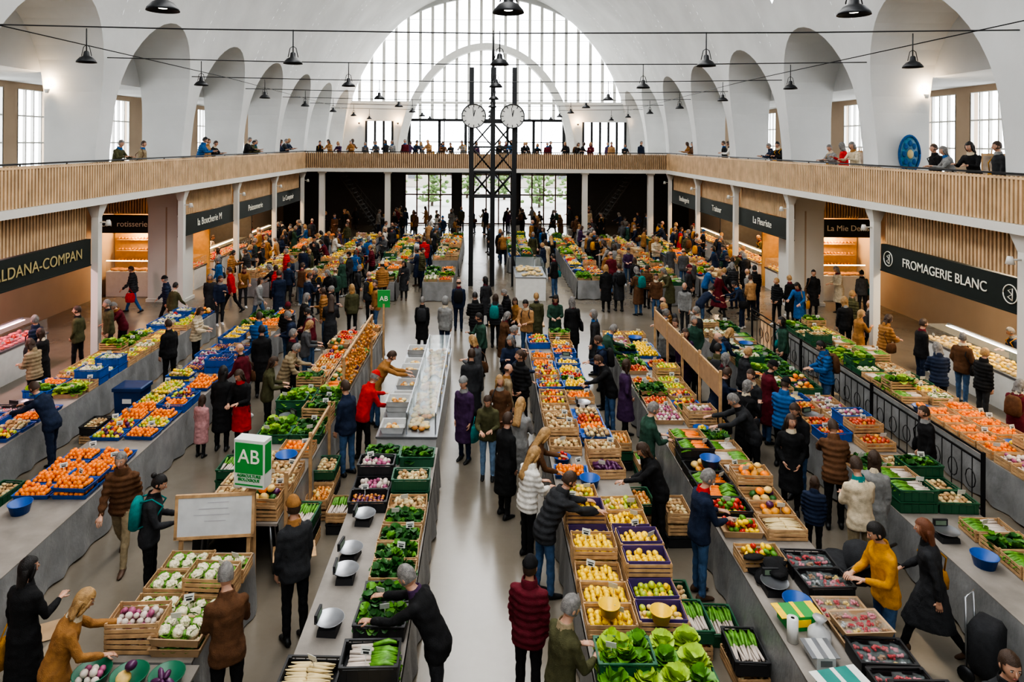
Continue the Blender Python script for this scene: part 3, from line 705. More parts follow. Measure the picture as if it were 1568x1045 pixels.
for a in((-1.9,20.5,0,'stand','coat','short','black'),(-1.2,20.1,-20,'stand','jacket','hood','grey'),(-.3,20.5,10,'hold','puffer','short','black'),(.3,20.9,-10,'stand2','puffer','bob','charcoal'),(.7,21.6,100,'hold','puffer','short','black'),(1.55,20.8,0,'stand','coat','short','olive'),(2.1,20.6,180,'hold','coat','bob','green'),(2.55,20,10,'stand','coat','long','black'),(-.9,22.8,0,'stand','jacket','bald','navy'),(.0,23.4,40,'stand2','coat','long','charcoal'),(-.3,14.9,0,'stand','coat','short','charcoal'),(-.2,16.2,60,'hold','coat','bob','dkgrey'),(.6,17,-80,'hold','jacket','short','black'),(.6,15.4,-80,'reach','puffer','short','navy'),(.5,18.8,-70,'hold','coat','bob','brown'),(.3,13.7,170,'stand2','coat','bob','brown'),
 (2.8,27.8,60,'stand','jacket','short','black'),(4.5,25.5,0,'stand','coat','bob','black'),(5.0,25.6,10,'stand2','coat','short','charcoal'),(5.6,25,30,'hold','coat','bob','brown'),(6.1,24.4,160,'stand','jacket','short','brown'),(7.3,23.2,-70,'bend','jacket','short','navy'),(6.6,22.6,150,'stand','jacket','bald','grey'),(10.8,24.2,20,'stand','coat','short','black'),(12,25,160,'stand','coat','short','black'),(13.2,25.5,100,'hold','coat','bob','cream'),(13.9,25.2,0,'stand','jacket','short','dkgrey'),(10.1,25.6,0,'stand','puffer','short','black'),(9.5,26.1,20,'hold','puffer','bob','charcoal'),(8.9,25.6,-50,'walk','jacket','short','black'),
 (10.7,18.3,-80,'hold','puffer','bob','camel'),(11.3,17.7,-90,'stand','jacket','short','black'),(11.6,16.6,-60,'stand2','jacket','short','brown'),(11.3,15.5,-80,'stand','puffer','short','black'),(10.6,13.6,-60,'hold','coat','bob','burgundy'),(10.7,20.3,0,'stand','jacket','bob','black'),(10.8,12.3,150,'stand2','jacket','short','dkgrey'),
 (5.2,14.9,-85,'stand','coat','bob','black'),(5.9,15.6,-80,'hold','jacket','short','charcoal'),(5.1,16.4,90,'reach','puffer','short','black'),(5.9,17.2,-85,'reach','jacket','bob','navy'),(5.2,19.4,80,'hold','puffer','short','camel'),(5.95,14.4,-85,'hold','coat','beanie','burgundy'),(2.95,17.2,-85,'reach','jacket','short','green'),(3.0,18.6,80,'stand','coat','bob','charcoal'),(2.8,16.2,85,'hold','jacket','short','navy'),(7.9,12.2,85,'stand','jacket','short','black'),(7.9,15.8,85,'hold','puffer','short','blue'),(7.95,18.2,90,'stand','jacket','bob','green'),
 (5.1,13.4,-60,'look','coat','bob','black'),(5.45,13.9,120,'stand','jacket','short','charcoal'),(5.3,15.6,-30,'look','puffer','short','olive'),(-.1,18.4,120,'look','jacket','short','green'),(1.2,19.9,160,'hold','jacket','short','tan')):
    P(a[0],a[1],a[2],a[3],a[4],a[5],a[6],R.choice(['black','jeans','charcoal','navy']),R.choice(['grey','black','burgundy','cream','blue']),R.choice(['brown','black','grey','blond']),R.uniform(1.62,1.8),bag=R.choice([None,None,'backpack','shoulder']),bagc=R.choice(['black','brown','teal','charcoal']))
P(1.0,22.0,150,'sit','jacket','bob','camel','black','mustard','brown',1.7,name='woman_seated')
g=MB(); g.bx(-.9,.9,-.25,.25,.40,.46,0)
for x in(-.75,.75): g.bx(x-.04,x+.04,-.2,.2,0,.4,1)
g.obj('wooden_bench',[crwood,black],(1.0,22.08,0))
combos=[(p,c,h) for p,c,h in [('stand','jacket','short'),('stand','coat','bob'),('stand2','puffer','short'),('stand2','jacket','beanie'),('hold','coat','long'),('hold','jacket','short'),('hold','puffer','bob'),('reach','jacket','short'),('reach','coat','bob'),('bag','coat','bun'),('bag','puffer','short'),('walk','jacket','short'),('walk','coat','long'),('walk2','puffer','beanie'),('walk2','jacket','bald'),('look','coat','bob'),('look','jacket','short'),('look','puffer','short'),('stand','jacket','bald')]]
tops=['black']*6+['charcoal']*4+['navy']*4+['brown','olive','green','burgundy','red','cream','dkgrey','dkgrey','grey','camel','blue','tan','purple','khaki','olive','brown','white','grey','blue','camel']
def rnd(x,y,rot=None,combo=None,z=0):
    p,c,h=combo or R.choice(combos)
    occ.append((x,y))
    person(x,y,R.uniform(0,360) if rot is None else rot+R.uniform(-18,18),p,c,h,R.choice(tops),R.choice(['black','black','jeans','charcoal','navy']),R.choice(['grey','black','burgundy','cream','blue','camel']),R.choice(['brown','brown','black','grey','grey','blond']),R.uniform(1.58,1.82),z=z,bag=R.choice([None,None,None,'backpack','shoulder']) if p!='sit' else None,bagc=R.choice(['black','brown','charcoal','mustard']),shoe=R.choice([0,0,1,2]),mir=R.random()<.5)
def scatter(x0,x1,y0,y1,n,d=.55,rots=None):
    t=0;c=0
    while c<n and t<n*40:
        t+=1; x,y=R.uniform(x0,x1),R.uniform(y0,y1)
        if all((x-a)**2+(y-b)**2>d*d for a,b in occ): rnd(x,y,R.choice(rots) if rots else None); c+=1
LR=[85,-85,85,-85,0,180]
scatter(-8.45,-7.65,27,40.5,16,.5,LR); scatter(-5.95,-5.05,27,40.5,18,.5,LR); scatter(-3.35,-2.7,27,40.5,14,.5,LR); scatter(2.4,3.4,30,40.5,10,.5,LR); scatter(5.1,6.4,28,40.5,20,.5,LR); scatter(8.0,8.6,28,40.5,10,.5,LR)
scatter(-10.9,-10.1,26.5,40.5,22,.5,[90,-90,0]); scatter(10.2,10.9,28,40.5,19,.5,[90,-90,0]); scatter(-7.5,7.5,42.2,50,42,.6); scatter(-10.5,-3.5,23.2,26.6,14,.6); scatter(6,10.5,24.8,26.4,6,.6); scatter(.0,.9,33,40,4); scatter(-10.5,-8,42,50,5); scatter(7.6,10.5,42,46.5,5)
scatter(-12.0,-11.4,29,40,9,.6,[60,90,120]); scatter(11.4,12.0,29,40,9,.6,[-60,-90,-120])
scatter(-6,-4.5,15,22.5,6,.5,[80,-80,0]); scatter(4.75,6.05,13.5,20.5,6,.5,[80,-80,170]); scatter(-11,-10.2,20,24,3,.6); scatter(10.4,11.7,12.5,24,6,.6,[-90,-70,0,150]); scatter(-.3,.85,14,20,3,.6)
scatter(8.7,10.2,21.8,24.5,3,.6); scatter(-12.1,-11.4,12,18,3,.6,[90])
for sgn in(-1,1):
    for b in(2,3,5,6,7):
        for q in range(2):
            y=YS[b]+(4.0 if b==5 else 1.4)+q*(.7 if b==5 else 2.2); rnd(sgn*13.7,y,90 if sgn>0 else -90,('hold','jacket','short') if q else ('stand','jacket','bun'))
def gal(x,y,rot): rnd(x,y,rot,R.choice([('rail','jacket','short'),('rail','coat','bob'),('stand','jacket','short'),('rail','puffer','short'),('look','coat','bob')]),4.7)
for x in[-10.3,-9.7,-9.1,-8.3,-7.6,-6.9,-6.3,-5.9,-5.1,-4.4,-3.5,-2.7,-2.2,-1.5,-.7,.9,1.6,2.3,3.1,3.8,4.9,5.6,6.4,7.7,8.6,9.5]: gal(x+R.uniform(-.1,.1),GF+.6+R.uniform(0,.4),180+R.uniform(-25,25))
for x in[-8.8,-7,-5,-4.2,-3.1,-1,1.2,2.7,4.2,6,8.1]: gal(x,GF+1.8+R.uniform(0,4),R.uniform(0,360))
for y in(21.2,22.8,27.4,28.1,28.6,32.6,33.2,33.8,37.6,38.5,39.2): gal(-11.5,y,-90+R.uniform(-20,20))
for y in(14.9,15.5,16.3,17.1,17.7,21.5,22.2,22.9,27,27.7,32.3,33.4,38,39): gal(11.65,y,90+R.uniform(-30,30))
# ---------------------------------------------------------------- produce
def leafc(g,c,Rd,m,n=14,h=.1,rr=None):
    rr=rr or R
    for i in range(n):
        a=rr.uniform(0,6.28); el=rr.uniform(.15,1.3); w=Rd*rr.uniform(.35,.6); d=V(math.cos(a)*math.cos(el),math.sin(a)*math.cos(el),math.sin(el)); s=V(-math.sin(a),math.cos(a),0)
        vs=[]
        for k in range(4):
            t=k/3; p=V(*c)+d*Rd*t+V(0,0,-.35*Rd*t*t*math.cos(el)+.01*math.sin(k*3+a)); ww=w*(.25,.9,1,.35)[k]
            up=V(0,0,1)*ww*.35
            vs+=[p-s*ww+up,p,p+s*ww+up]
        fs=[]
        for k in range(3):
            o=3*k; fs+=[(o,o+1,o+4,o+3),(o+1,o+2,o+5,o+4)]
        g.add(vs,fs,m,True)
PK={}
def fill(g,kind,sx,sy,z0,m0):
    def pile(r,mats,rs=(1,1,1),layers=3,jit=.25,n=8,k=6):
        hmax=R.uniform(.35,1.2)
        for L in range(layers):
            x=-sx/2+r+L*r*.8
            while x<=sx/2-r-L*r*.6:
                y=-sy/2+r+L*r*.8
                while y<=sy/2-r-L*r*.6:
                    if L==0 or R.random()<(.93 if L==1 else .6*hmax):
                        M=Matrix.Translation(V(x+R.uniform(-jit,jit)*r,y+R.uniform(-jit,jit)*r,z0+r*.9+L*r*1.15+R.uniform(-.15,.3)*r))@Matrix.Rotation(R.uniform(0,6.28),4,'Z')@Matrix.Rotation(R.uniform(-.7,.7),4,'X')
                        q=R.uniform(.8,1.12)*r
                        g.ell((0,0,0),(q*rs[0],q*rs[1],q*rs[2]),m0+R.randrange(len(mats)) ,n,k,M)
                    y+=2*r*.98*max(rs[1],.8)
                x+=2*r*.98*max(rs[0],.8)
        return mats
    if kind=='oranges': return pile(.04,[orange_m])
    if kind=='lemons': return pile(.036,[lemon_m],(1.2,.95,.95))
    if kind=='tomatoes': return pile(.036,[tomato_m,tomato_m,orange_m],(1,1,.85))
    if kind=='red_apples': return pile(.04,[applr_m,applr_m,squash_m])
    if kind=='green_apples': return pile(.04,[applg_m,applg_m,lemon_m])
    if kind=='pears': return pile(.04,[applg_m,lemon_m,cheese_m],(.9,1.2,.9))
    if kind=='potatoes': return pile(.036,[potato_m,root_m],(1.3,.95,.85))
    if kind=='onions': return pile(.036,[onion_m,onion_m,cheese_m])
    if kind=='shallots': return pile(.026,[purple_m,onion_m],(1.2,.9,.9),layers=2,n=7,k=5)
    if kind=='turnips': return pile(.04,[turnip_m,turnp_m,turnip_m],(1,1,.9))
    if kind=='mixed_squashes': return pile(.07,[squash_m,orange_m,leafd_m,purple_m,cheese_m],(1,1,.75),layers=2,n=10)
    if kind=='mixed_fruit': return pile(.042,[orange_m,lemon_m,applr_m,applg_m,purple_m])
    if kind=='peppers': return pile(.045,[tomato_m,lemon_m,leaf_m],(.8,1.2,.8))
    if kind=='aubergines': return pile(.042,[purple_m],(.8,1.9,.8),layers=2)
    if kind=='cauliflowers':
        for i in range(3):
            for j in range(2):
                c=(-sx/2+.1+i*(sx-.2)/2,-sy/2+.1+j*(sy-.2),z0+.07)
                g.ell(c,(.07,.07,.06),m0,10,6)
                for q in range(14):
                    a=R.uniform(0,6.28); e=R.uniform(.2,1.4); g.ell((c[0]+.06*math.cos(a)*math.cos(e),c[1]+.06*math.sin(a)*math.cos(e),c[2]+.05*math.sin(e)),.022,m0,6,4)
                leafc(g,(c[0],c[1],z0+.02),.13,m0+1,8)
        return [cauli_m,leaf_m]
    if kind in('lettuces','herbs','spinach'):
        nx,ny=(3,2) if kind=='lettuces' else (5,3)
        for i in range(nx):
            for j in range(ny): leafc(g,(-sx/2+sx*(i+.5)/nx+R.uniform(-.02,.02),-sy/2+sy*(j+.5)/ny+R.uniform(-.02,.02),z0+.02+R.uniform(0,.05)),(.16 if kind=='lettuces' else .11)*R.uniform(.85,1.2),m0+R.randrange(3),22 if kind=='lettuces' else 15)
        return [leafl_m,leaf_m,leaf_m] if kind=='lettuces' else [leaf_m,leafd_m,leafd_m]
    if kind=='carrots' or kind=='parsnips' or kind=='leeks':
        ny=9
        for L in range(2):
            for i in range(ny):
                y=-sy/2+.02+i*(sy-.04)/(ny-1)+R.uniform(-.01,.01); x0=-sx/2+.03+R.uniform(0,.04); z=z0+.03+L*.035+R.uniform(0,.02)
                M=Matrix.Translation(V(0,y,0))@Matrix.Rotation(R.uniform(-.14,.14),4,'Z')@Matrix.Translation(V(0,-y,0))
                if kind=='leeks':
                    g.tube([(x0,y,z),(x0+.22,y+R.uniform(-.01,.01),z)],[.018,.016],m0,6,M=M); g.tube([(x0+.22,y,z),(x0+.38,y+R.uniform(-.02,.02),z+.02),(x0+.5,y+R.uniform(-.03,.03),z)],[.018,.026,.008],m0+1,5,M=M)
                else:
                    g.tube([(x0,y,z),(x0+.1,y,z),(x0+.22,y+R.uniform(-.01,.01),z)],[.006,.018,.022],m0,6,True,M)
                    if kind=='carrots': g.tube([(x0+.23,y,z),(x0+.35,y+R.uniform(-.02,.02),z+.04),(x0+.48,y+R.uniform(-.04,.04),z)],[.008,.03,.012],m0+1,5,M=M)
                    else: g.tube([(x0+.26,y,z),(x0+.36,y,z),(x0+.46,y+R.uniform(-.01,.01),z)],[.022,.018,.006],m0,6,True,M)
        return [{'carrots':carrot_m,'parsnips':root_m,'leeks':turnip_m}[kind],leaf_m]
    if kind=='packaged_goods':
        ms=[mat('packet_red',(.42,.03,.04),.25),mat('packet_clear',(.4,.4,.4),.12),mat('packet_brown',(.28,.14,.06),.3),mat('packet_yellow',(.6,.42,.12),.3),mat('packet_pink',(.55,.18,.22),.25),glass]
        for i in range(5):
            for j in range(3):
                cx,cy=-sx/2+sx*(i+.5)/5,-sy/2+sy*(j+.5)/3; k=R.choice([0,0,1,2,3,4,4]); h=R.uniform(.04,.10)
                M=Matrix.Translation(V(cx,cy,z0))@Matrix.Rotation(R.uniform(-.5,.5),4,'Z')
                g.loft([[(a*w,b_*w*.8,z) for a,b_ in((-1,-1),(1,-1),(1,1),(-1,1))] for z,w in((0,.042),(h*.8,.05),(h*.82,.054),(h,.05))],m0+5,True,False,M)
                for q in range(9): g.ell((R.uniform(-.035,.035),R.uniform(-.025,.025),h*.5+R.uniform(-.01,.02)),(.017,.017,.015),m0+k,6,4,M)
        return ms
def crate(kind,box,var=None):
    if var is None: var=R.randrange(3)
    key=(kind,box,var)
    if key in PK: return PK[key]
    g=MB(); X,Y=.56,.37; bm={'wood':crwood,'black':crblack,'green':crgreen,'purple':crwood,'blue':crblue,'card':card,'bluebox':crblue}[box]
    if box in('wood','purple'):
        for s in(-1,1):
            for z in(.03,.085,.14): g.box((0,s*Y/2,z),(X,.01,.038),0); g.box((s*X/2,0,z),(.01,Y,.038),0)
            for t in(-1,1): g.box((s*(X/2-.012),t*(Y/2-.012),.085),(.024,.024,.17),0)
        g.box((0,0,.01),(X,Y,.01),0); z0=.05
        if box=='purple':
            for s in(-1,1): g.box((0,s*(Y/2-.02),.11),(X-.03,.008,.16),1); g.box((s*(X/2-.02),0,.10),(.008,Y-.03,.14),1)
    elif box in('blue','card'):
        hh=.075 if box=='blue' else .1
        g.loft([[(a*w,b_*(w-.09),z) for a,b_ in((-1,-1),(1,-1),(1,1),(-1,1))] for z,w in((0,.25),(hh-.005,.275),(hh,.285),(hh-.005,.262),(.02,.24))],0,True,False); z0=.025
    else:
        for s in(-1,1):
            g.box((0,s*Y/2,.075),(X,.012,.13),0); g.box((s*X/2,0,.075),(.012,Y,.13),0)
            g.box((0,s*(Y/2+.006),.165),(X+.03,.022,.018),0); g.box((s*(X/2+.006),0,.165),(.022,Y+.02,.018),0)
            for t in(-1,1): g.box((s*(X/2-.01),t*(Y/2-.01),.155),(.04,.04,.04),0)
            for k in range(5): g.box((-.22+.11*k,s*(Y/2+.008),.08),(.012,.01,.13),0)
        g.box((0,0,.01),(X,Y,.015),0); z0=.06
    ms=fill(g,kind,X-.05,Y-.04,z0,2)
    if var>0 and kind!='packaged_goods':
        n_=len(ms)+2
        M=Matrix.Translation(V(R.uniform(-.15,.15),R.uniform(-.1,.1),z0+.14))@Matrix.Rotation(R.uniform(-.6,.6),4,'Z')@Matrix.Rotation(-.3,4,'X')
        g.box((0,0,.06),(.11,.004,.075),n_,M); g.box((0,.004,-.02),(.008,.004,.12),n_,M); g.box((0,-.003,.065),(.08,.002,.010),n_+1,M); g.box((0,-.003,.04),(.06,.002,.02),n_+1,M)
        ms=ms+[pcard,signblack]
    PK[key]=(g.mesh('crate_of_'+kind,[bm,crpurp]+ms)); return PK[key]
def table(x0,x1,y0,y1,skirt=(),h=.75):
    g=MB(); xc,yc=(x0+x1)/2,(y0+y1)/2; W,L=x1-x0,y1-y0
    g.box((0,0,h-.02),(W,L,.04),0)
    n=max(2,int(L/2)+1)
    for i in range(n):
        y=-L/2+.15+(L-.3)*i/(n-1)
        for s in(-1,1): g.tube([(s*(W/2-.12),y-.1,h-.04),(s*(W/2-.06),y-.12,0)],.018,1,5); g.tube([(s*(W/2-.12),y+.1,h-.04),(s*(W/2-.06),y+.12,0)],.018,1,5)
        g.box((0,y,h-.06),(W-.2,.05,.04),1)
    def sheet(p0,p1,nrm):
        n=int((p1-p0).length/.08)+2; vs=[];fs=[]
        for i in range(n):
            t=i/(n-1); p=p0.lerp(p1,t)
            for k in range(5):
                q=k/4; off=.015+q*(.03+.03*math.sin(i*.9)+.04*noise.noise(V(i*.35,k*.3,p0.x)))
                vs.append(p+nrm*off+V(0,0,(h+.002)*(1-q)+(.02+.06*abs(noise.noise(V(i*.2,p0.x,3))))*q))
        for i in range(n-1):
            for k in range(4): a=i*5+k; fs.append((a,a+1,a+6,a+5))
        g.add(vs,fs,2,True)
    if 'l' in skirt: sheet(V(-W/2,-L/2,0),V(-W/2,L/2,0),V(-1,0,0))
    if 'r' in skirt: sheet(V(W/2,-L/2,0),V(W/2,L/2,0),V(1,0,0))
    if 'f' in skirt: sheet(V(-W/2,-L/2,0),V(W/2,-L/2,0),V(0,-1,0))
    g.obj('market_stall_table',[tabletop,steel,tarp],(xc,yc,0))
g=MB()
rings=[]
for z,w in((0,.08),(.03,.12),(.1,.11),(.16,.05),(.19,.03),(.24,.07)):
    rings.append([(w*(1+.3*noise.noise(V(j,z*20,1)))*math.cos(2*pi*j/12),w*(1+.3*noise.noise(V(j,z*20,5)))*math.sin(2*pi*j/12),z) for j in range(12)])
g.loft(rings,0); bagm=g.mesh('plastic_bag',[mat('plastic_bag_white',(.5,.5,.5),.3)])
g=MB(); g.loft([[(a*w,b_*w*.85,zz_) for a,b_ in((-1,-1),(1,-1),(1,1),(-1,1))] for zz_,w in((0,.13),(.07,.12),(.08,.10))],1,True,False); g.tube([(0,0,.08),(0,0,.12)],.02,0,6); g.rev([(.04,.115),(.15,.12),(.17,.14),(.165,.14),(.145,.125),(.001,.122)],0,20); g.box((0,.13,.17),(.2,.03,.10),1); g.box((0,.114,.17),(.15,.004,.06),2); g.tube([(0,.12,.05),(0,.135,.15)],.012,0,6)
scm=g.mesh('weighing_scale',[steel,crblack,mat('lcd_display',(.15,.2,.14),.2)])
def scale_(x,y,z=.752,rz=0): inst('weighing_scale',scm,(x,y,z),rz)
def bowlmesh(nm,r,h,m,kind=None):
    g=MB(); g.rev([(.001,0),(r*.75,0),(r,h),(r*1.05,h),(r*1.03,h-.01),(r*.95,h-.01),(r*.7,.012),(.001,.012)],0,20); ms=[m]
    if kind: ms+=fill(g,kind,r*1.35,r*1.35,h*.4,1)
    return g.mesh(nm,ms)
basketm=mat('wicker',(.36,.22,.09),.8,var=.3,scale=30,bump=.8); ybucket=mat('yellow_plastic',(.80,.50,.01),.4); gbowl=mat('green_plastic_bowl',(.01,.12,.06),.4)
bwls=[bowlmesh('bowl_of_oranges',.16,.1,crblue,'oranges'),bowlmesh('bowl_of_tomatoes',.15,.1,crblue,'tomatoes'),bowlmesh('wicker_basket_of_onions',.18,.12,basketm,'onions'),bowlmesh('blue_plastic_basket',.18,.17,crblue,None),bowlmesh('bowl_of_apples',.15,.1,crblue,'green_apples')]
def row(x0,x1,y0,y1,kinds,boxes,h=.75,dy=.40,cw=.585,p=.9,tilt=0):
    nc=max(1,int((x1-x0)/cw)); pitch=(x1-x0)/nc; last=[R.choice(kinds) for _ in range(nc)]
    for c in range(nc):
        y=y0+.21+R.uniform(0,.1); bb=R.choice(boxes)
        while y<y1-.18:
            if R.random()<.5: last[c]=R.choice(kinds)
            if R.random()<.4: bb=R.choice(boxes)
            xx=x0+pitch*(c+.5)+R.uniform(-.012,.012); r_=R.random()
            if r_<p:
                z=h+.002
                if R.random()<.16: inst('stacked_crate',crate(last[c],bb,0),(xx,y,z)); z+=.175 if bb in('wood','purple','green','black','bluebox') else .11
                o=inst('crate_of_'+last[c],crate(last[c],bb),(xx,y,z),R.uniform(-.06,.06)+(pi if R.random()<.5 else 0))
            elif r_<p+.03: scale_(xx,y,h+.002,R.uniform(-3,3))
            elif r_<p+.09: 
                b_=R.choice(bwls); inst(b_.name.split('.')[0],b_,(xx-.1,y,h+.002),R.uniform(0,3))
            elif r_<p+.105: inst('plastic_bag',bagm,(xx,y,h+.002),R.uniform(0,6))
            y+=dy+(R.uniform(0,.06) if R.random()<.4 else 0)
veg=['carrots','leeks','turnips','onions','mixed_squashes','lettuces','potatoes','herbs','cauliflowers','parsnips','spinach']
fru=['oranges','lemons','red_apples','green_apples','pears','tomatoes','mixed_fruit']
# S1
table(-2.05,-.85,6.3,12.4,'r'); row(-2.05,-1.45,6.3,7.5,['parsnips','potatoes'],['black'],p=1); row(-1.45,-.85,6.3,7.5,['leeks','parsnips','potatoes'],['black','wood'],p=1)
row(-1.45,-.85,7.5,11.2,['lettuces','parsnips','onions','herbs','spinach','potatoes','turnips'],['black','wood','green','black'],p=1)
scale_(-1.75,7.75,rz=1.5); row(-2.05,-1.45,7.95,8.4,['herbs'],['green'],p=1); scale_(-1.75,8.65,rz=1.6); scale_(-1.78,9.1,rz=1.4); row(-2.05,-1.45,9.25,9.7,['onions'],['wood'],p=1); scale_(-1.75,9.95,rz=1.5); row(-2.05,-1.45,10.1,11.6,['turnips','spinach','shallots'],['black','black'],p=1)
row(-2.05,-.85,11.6,12.3,['herbs'],['green'],p=1)
# S2
table(-4.0,-3.1,7.25,9.2,'rf'); row(-4.05,-3.05,7.25,9.2,['mixed_squashes','carrots','turnips','cauliflowers','leeks','potatoes','lettuces','mixed_squashes'],['wood','wood','green','card'],cw=.49,p=1)
table(-4.2,-3.0,9.9,20,'rl'); row(-4.2,-3.0,9.9,12.4,['mixed_squashes','cauliflowers','oranges','carrots','potatoes'],['wood','card']); row(-4.2,-3.0,12.4,15,['lettuces','spinach','leeks','cauliflowers','lettuces'],['wood','green']); row(-4.2,-3.0,15,20,['oranges','mixed_squashes','tomatoes','red_apples','carrots','onions','spinach'],['wood','card'])
# S3
table(-7.3,-6.1,7.4,22,'rf'); row(-7.3,-6.1,10.4,12.3,['oranges'],['blue'],dy=.38,p=1); row(-7.3,-6.1,12.5,16.2,['oranges','oranges','oranges','pears','mixed_fruit'],['blue','blue','bluebox'],dy=.40); row(-7.3,-6.1,16.2,18.6,['shallots','turnips','aubergines'],['blue','wood','bluebox']); row(-7.3,-6.1,18.6,22,['oranges','lemons','red_apples','aubergines','spinach'],['blue','bluebox','wood'])
# S4
table(-9.9,-8.7,10.6,22,'r'); row(-9.9,-8.7,10.6,14.5,['oranges','mixed_fruit','packaged_goods','potatoes'],['black','blue','bluebox'],p=.85); row(-9.9,-8.7,14.5,22,['green_apples','lemons','onions','lettuces','mixed_squashes','oranges','cauliflowers'],['wood','blue','bluebox','card'],p=.85)
# S5
table(1.15,2.35,6.4,19.2,'l'); row(1.15,2.35,6.4,7.5,['lettuces','spinach','lettuces'],['green'],p=1,dy=.36); row(1.15,2.35,7.55,10.8,['lemons','lemons','pears','lemons','red_apples','green_apples'],['purple','wood','wood'],p=1,dy=.39); row(1.15,2.35,11.2,15,['red_apples','potatoes','oranges','green_apples','mixed_fruit','aubergines','oranges'],['wood','blue','wood','card'],p=.84); row(1.15,2.35,15,19.2,['oranges','lemons','tomatoes','mixed_fruit','spinach','oranges'],['wood','blue','bluebox'],p=.85)
# S6
table(3.35,4.55,6.2,20,'l'); row(3.95,4.5,6.2,9.4,['packaged_goods'],['black','card'],p=1,dy=.39); row(3.35,3.95,8.8,9.5,['peppers','lemons'],['wood'])
row(3.35,4.55,9.5,12.5,['lettuces','peppers','lemons','leeks','mixed_squashes','tomatoes','carrots','parsnips'],['wood','wood','card','black'],p=.85); row(3.35,4.55,12.5,20,['lemons','oranges','red_apples','green_apples','spinach','herbs','turnips','mixed_fruit'],['wood','blue','wood','card'],p=.82)
# S7
table(6.25,7.45,6.4,21,'lf'); row(6.25,7.45,10.2,12.2,['potatoes','leeks','potatoes','spinach'],['wood','green'],p=1); row(6.85,7.45,8.2,10.2,['spinach','leeks','potatoes'],['wood','black']); row(6.25,7.45,12.2,15,['red_apples','turnips','lemons','mixed_fruit','parsnips'],['wood','wood','bluebox'],p=.85); row(6.25,7.45,15,21,['cauliflowers','spinach','lettuces','cauliflowers','leeks','mixed_squashes'],['wood','green'])
# S8
table(8.9,10.1,9.5,21,'lf'); row(8.9,10.1,9.5,14.5,['potatoes','onions','red_apples','oranges','turnips'],['wood','black']); row(8.9,10.1,14.5,21,['lettuces','cauliflowers','lemons','potatoes','pears','spinach','leeks'],['wood','green'])
for xa,ya,yb in((-9.3,27.5,40),(-6.8,26.8,40),(-4.2,27,40),(-1.9,27,29.6),(-1.9,32,40),(4.3,27.5,40),(7.2,26.5,40),(9.4,28.0,40),(1.7,33,40)):
    table(xa-.6,xa+.6,ya,yb,'lrf'); row(xa-.6,xa+.6,ya,yb,fru+veg+['lettuces','cauliflowers','lemons','oranges'],['wood','blue','green','card','wood'],p=.85)
LH=[]
for i in range(3):
    g=MB(); leafc(g,(0,0,0),.2,0,26); g.ell((0,0,.05),(.07,.07,.06),0,8,5); LH.append(g.mesh('lettuce_head',[[leafl_m,leaf_m,leafl_m][i]]))
for i in range(16):
    inst('lettuce_head',LH[i%3],(1.35+.27*(i%4)+R.uniform(-.04,.04),6.5+.27*(i//4),.93),R.uniform(0,6),sc=R.uniform(.8,1.05))
# display case on S1 far part
wt=mat('white_plastic',(.42,.42,.41),.35)
g=MB()
g.bx(-.55,.55,-2.7,2.7,0,.8,0); g.bx(-.57,.57,-2.72,2.72,.8,.84,1)
x,w=.26,.27
for z in(1.0,1.22): g.bx(x-w,x+w,-2.6,2.6,z,z+.012,2)
for y in(-2.6,-1.3,0,1.3,2.6):
    for xx in(x-w,x+w): g.bx(xx-.012,xx+.012,y-.012,y+.012,.84,1.23,1)
for xx in(x-w,x+w): g.bx(xx-.012,xx+.012,-2.6,2.6,1.22,1.245,1)
g.bx(x+w,x+w+.01,-2.6,2.6,.84,1.22,2)
for i in range(170): g.ell((R.uniform(.04,.48),R.uniform(-2.5,2.5),.88),(R.uniform(.05,.08),R.uniform(.05,.08),.04),3+R.randrange(3),8,5)
for i in range(7):
    y=-2.4+i*.74
    for st in range(R.choice([1,1,2,3])): g.loft([[(-.28+a*w_,y+b_*w_,.84+z+st*.1) for a,b_ in((-1,-1),(1,-1),(1,1),(-1,1))] for z,w_ in((0,.19),(.12,.22),(.13,.235),(.12,.21),(.03,.18))],0,True,False)
    for q in range(10): g.ell((-.28+R.uniform(-.12,.12),y+R.uniform(-.12,.12),.9+st*.1),(.05,.05,.035),3+R.randrange(3),7,4)
g.obj('glass_display_case',[wt,steel,glass,cheese_m,bread_m,root_m],(-1.45,15.35,0))
g=MB(); g.bx(-.6,.6,-1.2,1.2,0,.9,0); g.bx(-.62,.62,-1.22,1.22,.9,.94,1); g.bx(-.6,.6,-1.2,-1.19,.94,1.35,2); g.bx(-.6,.6,-1.2,1.2,1.35,1.36,2)
for i in range(40): g.ell((R.uniform(-.5,.5),R.uniform(-1,1),.99),(.09,.09,.05),3,8,5)
g.obj('glass_display_case',[white,steel,glass,cheese_m],(1.8,28.4,0))
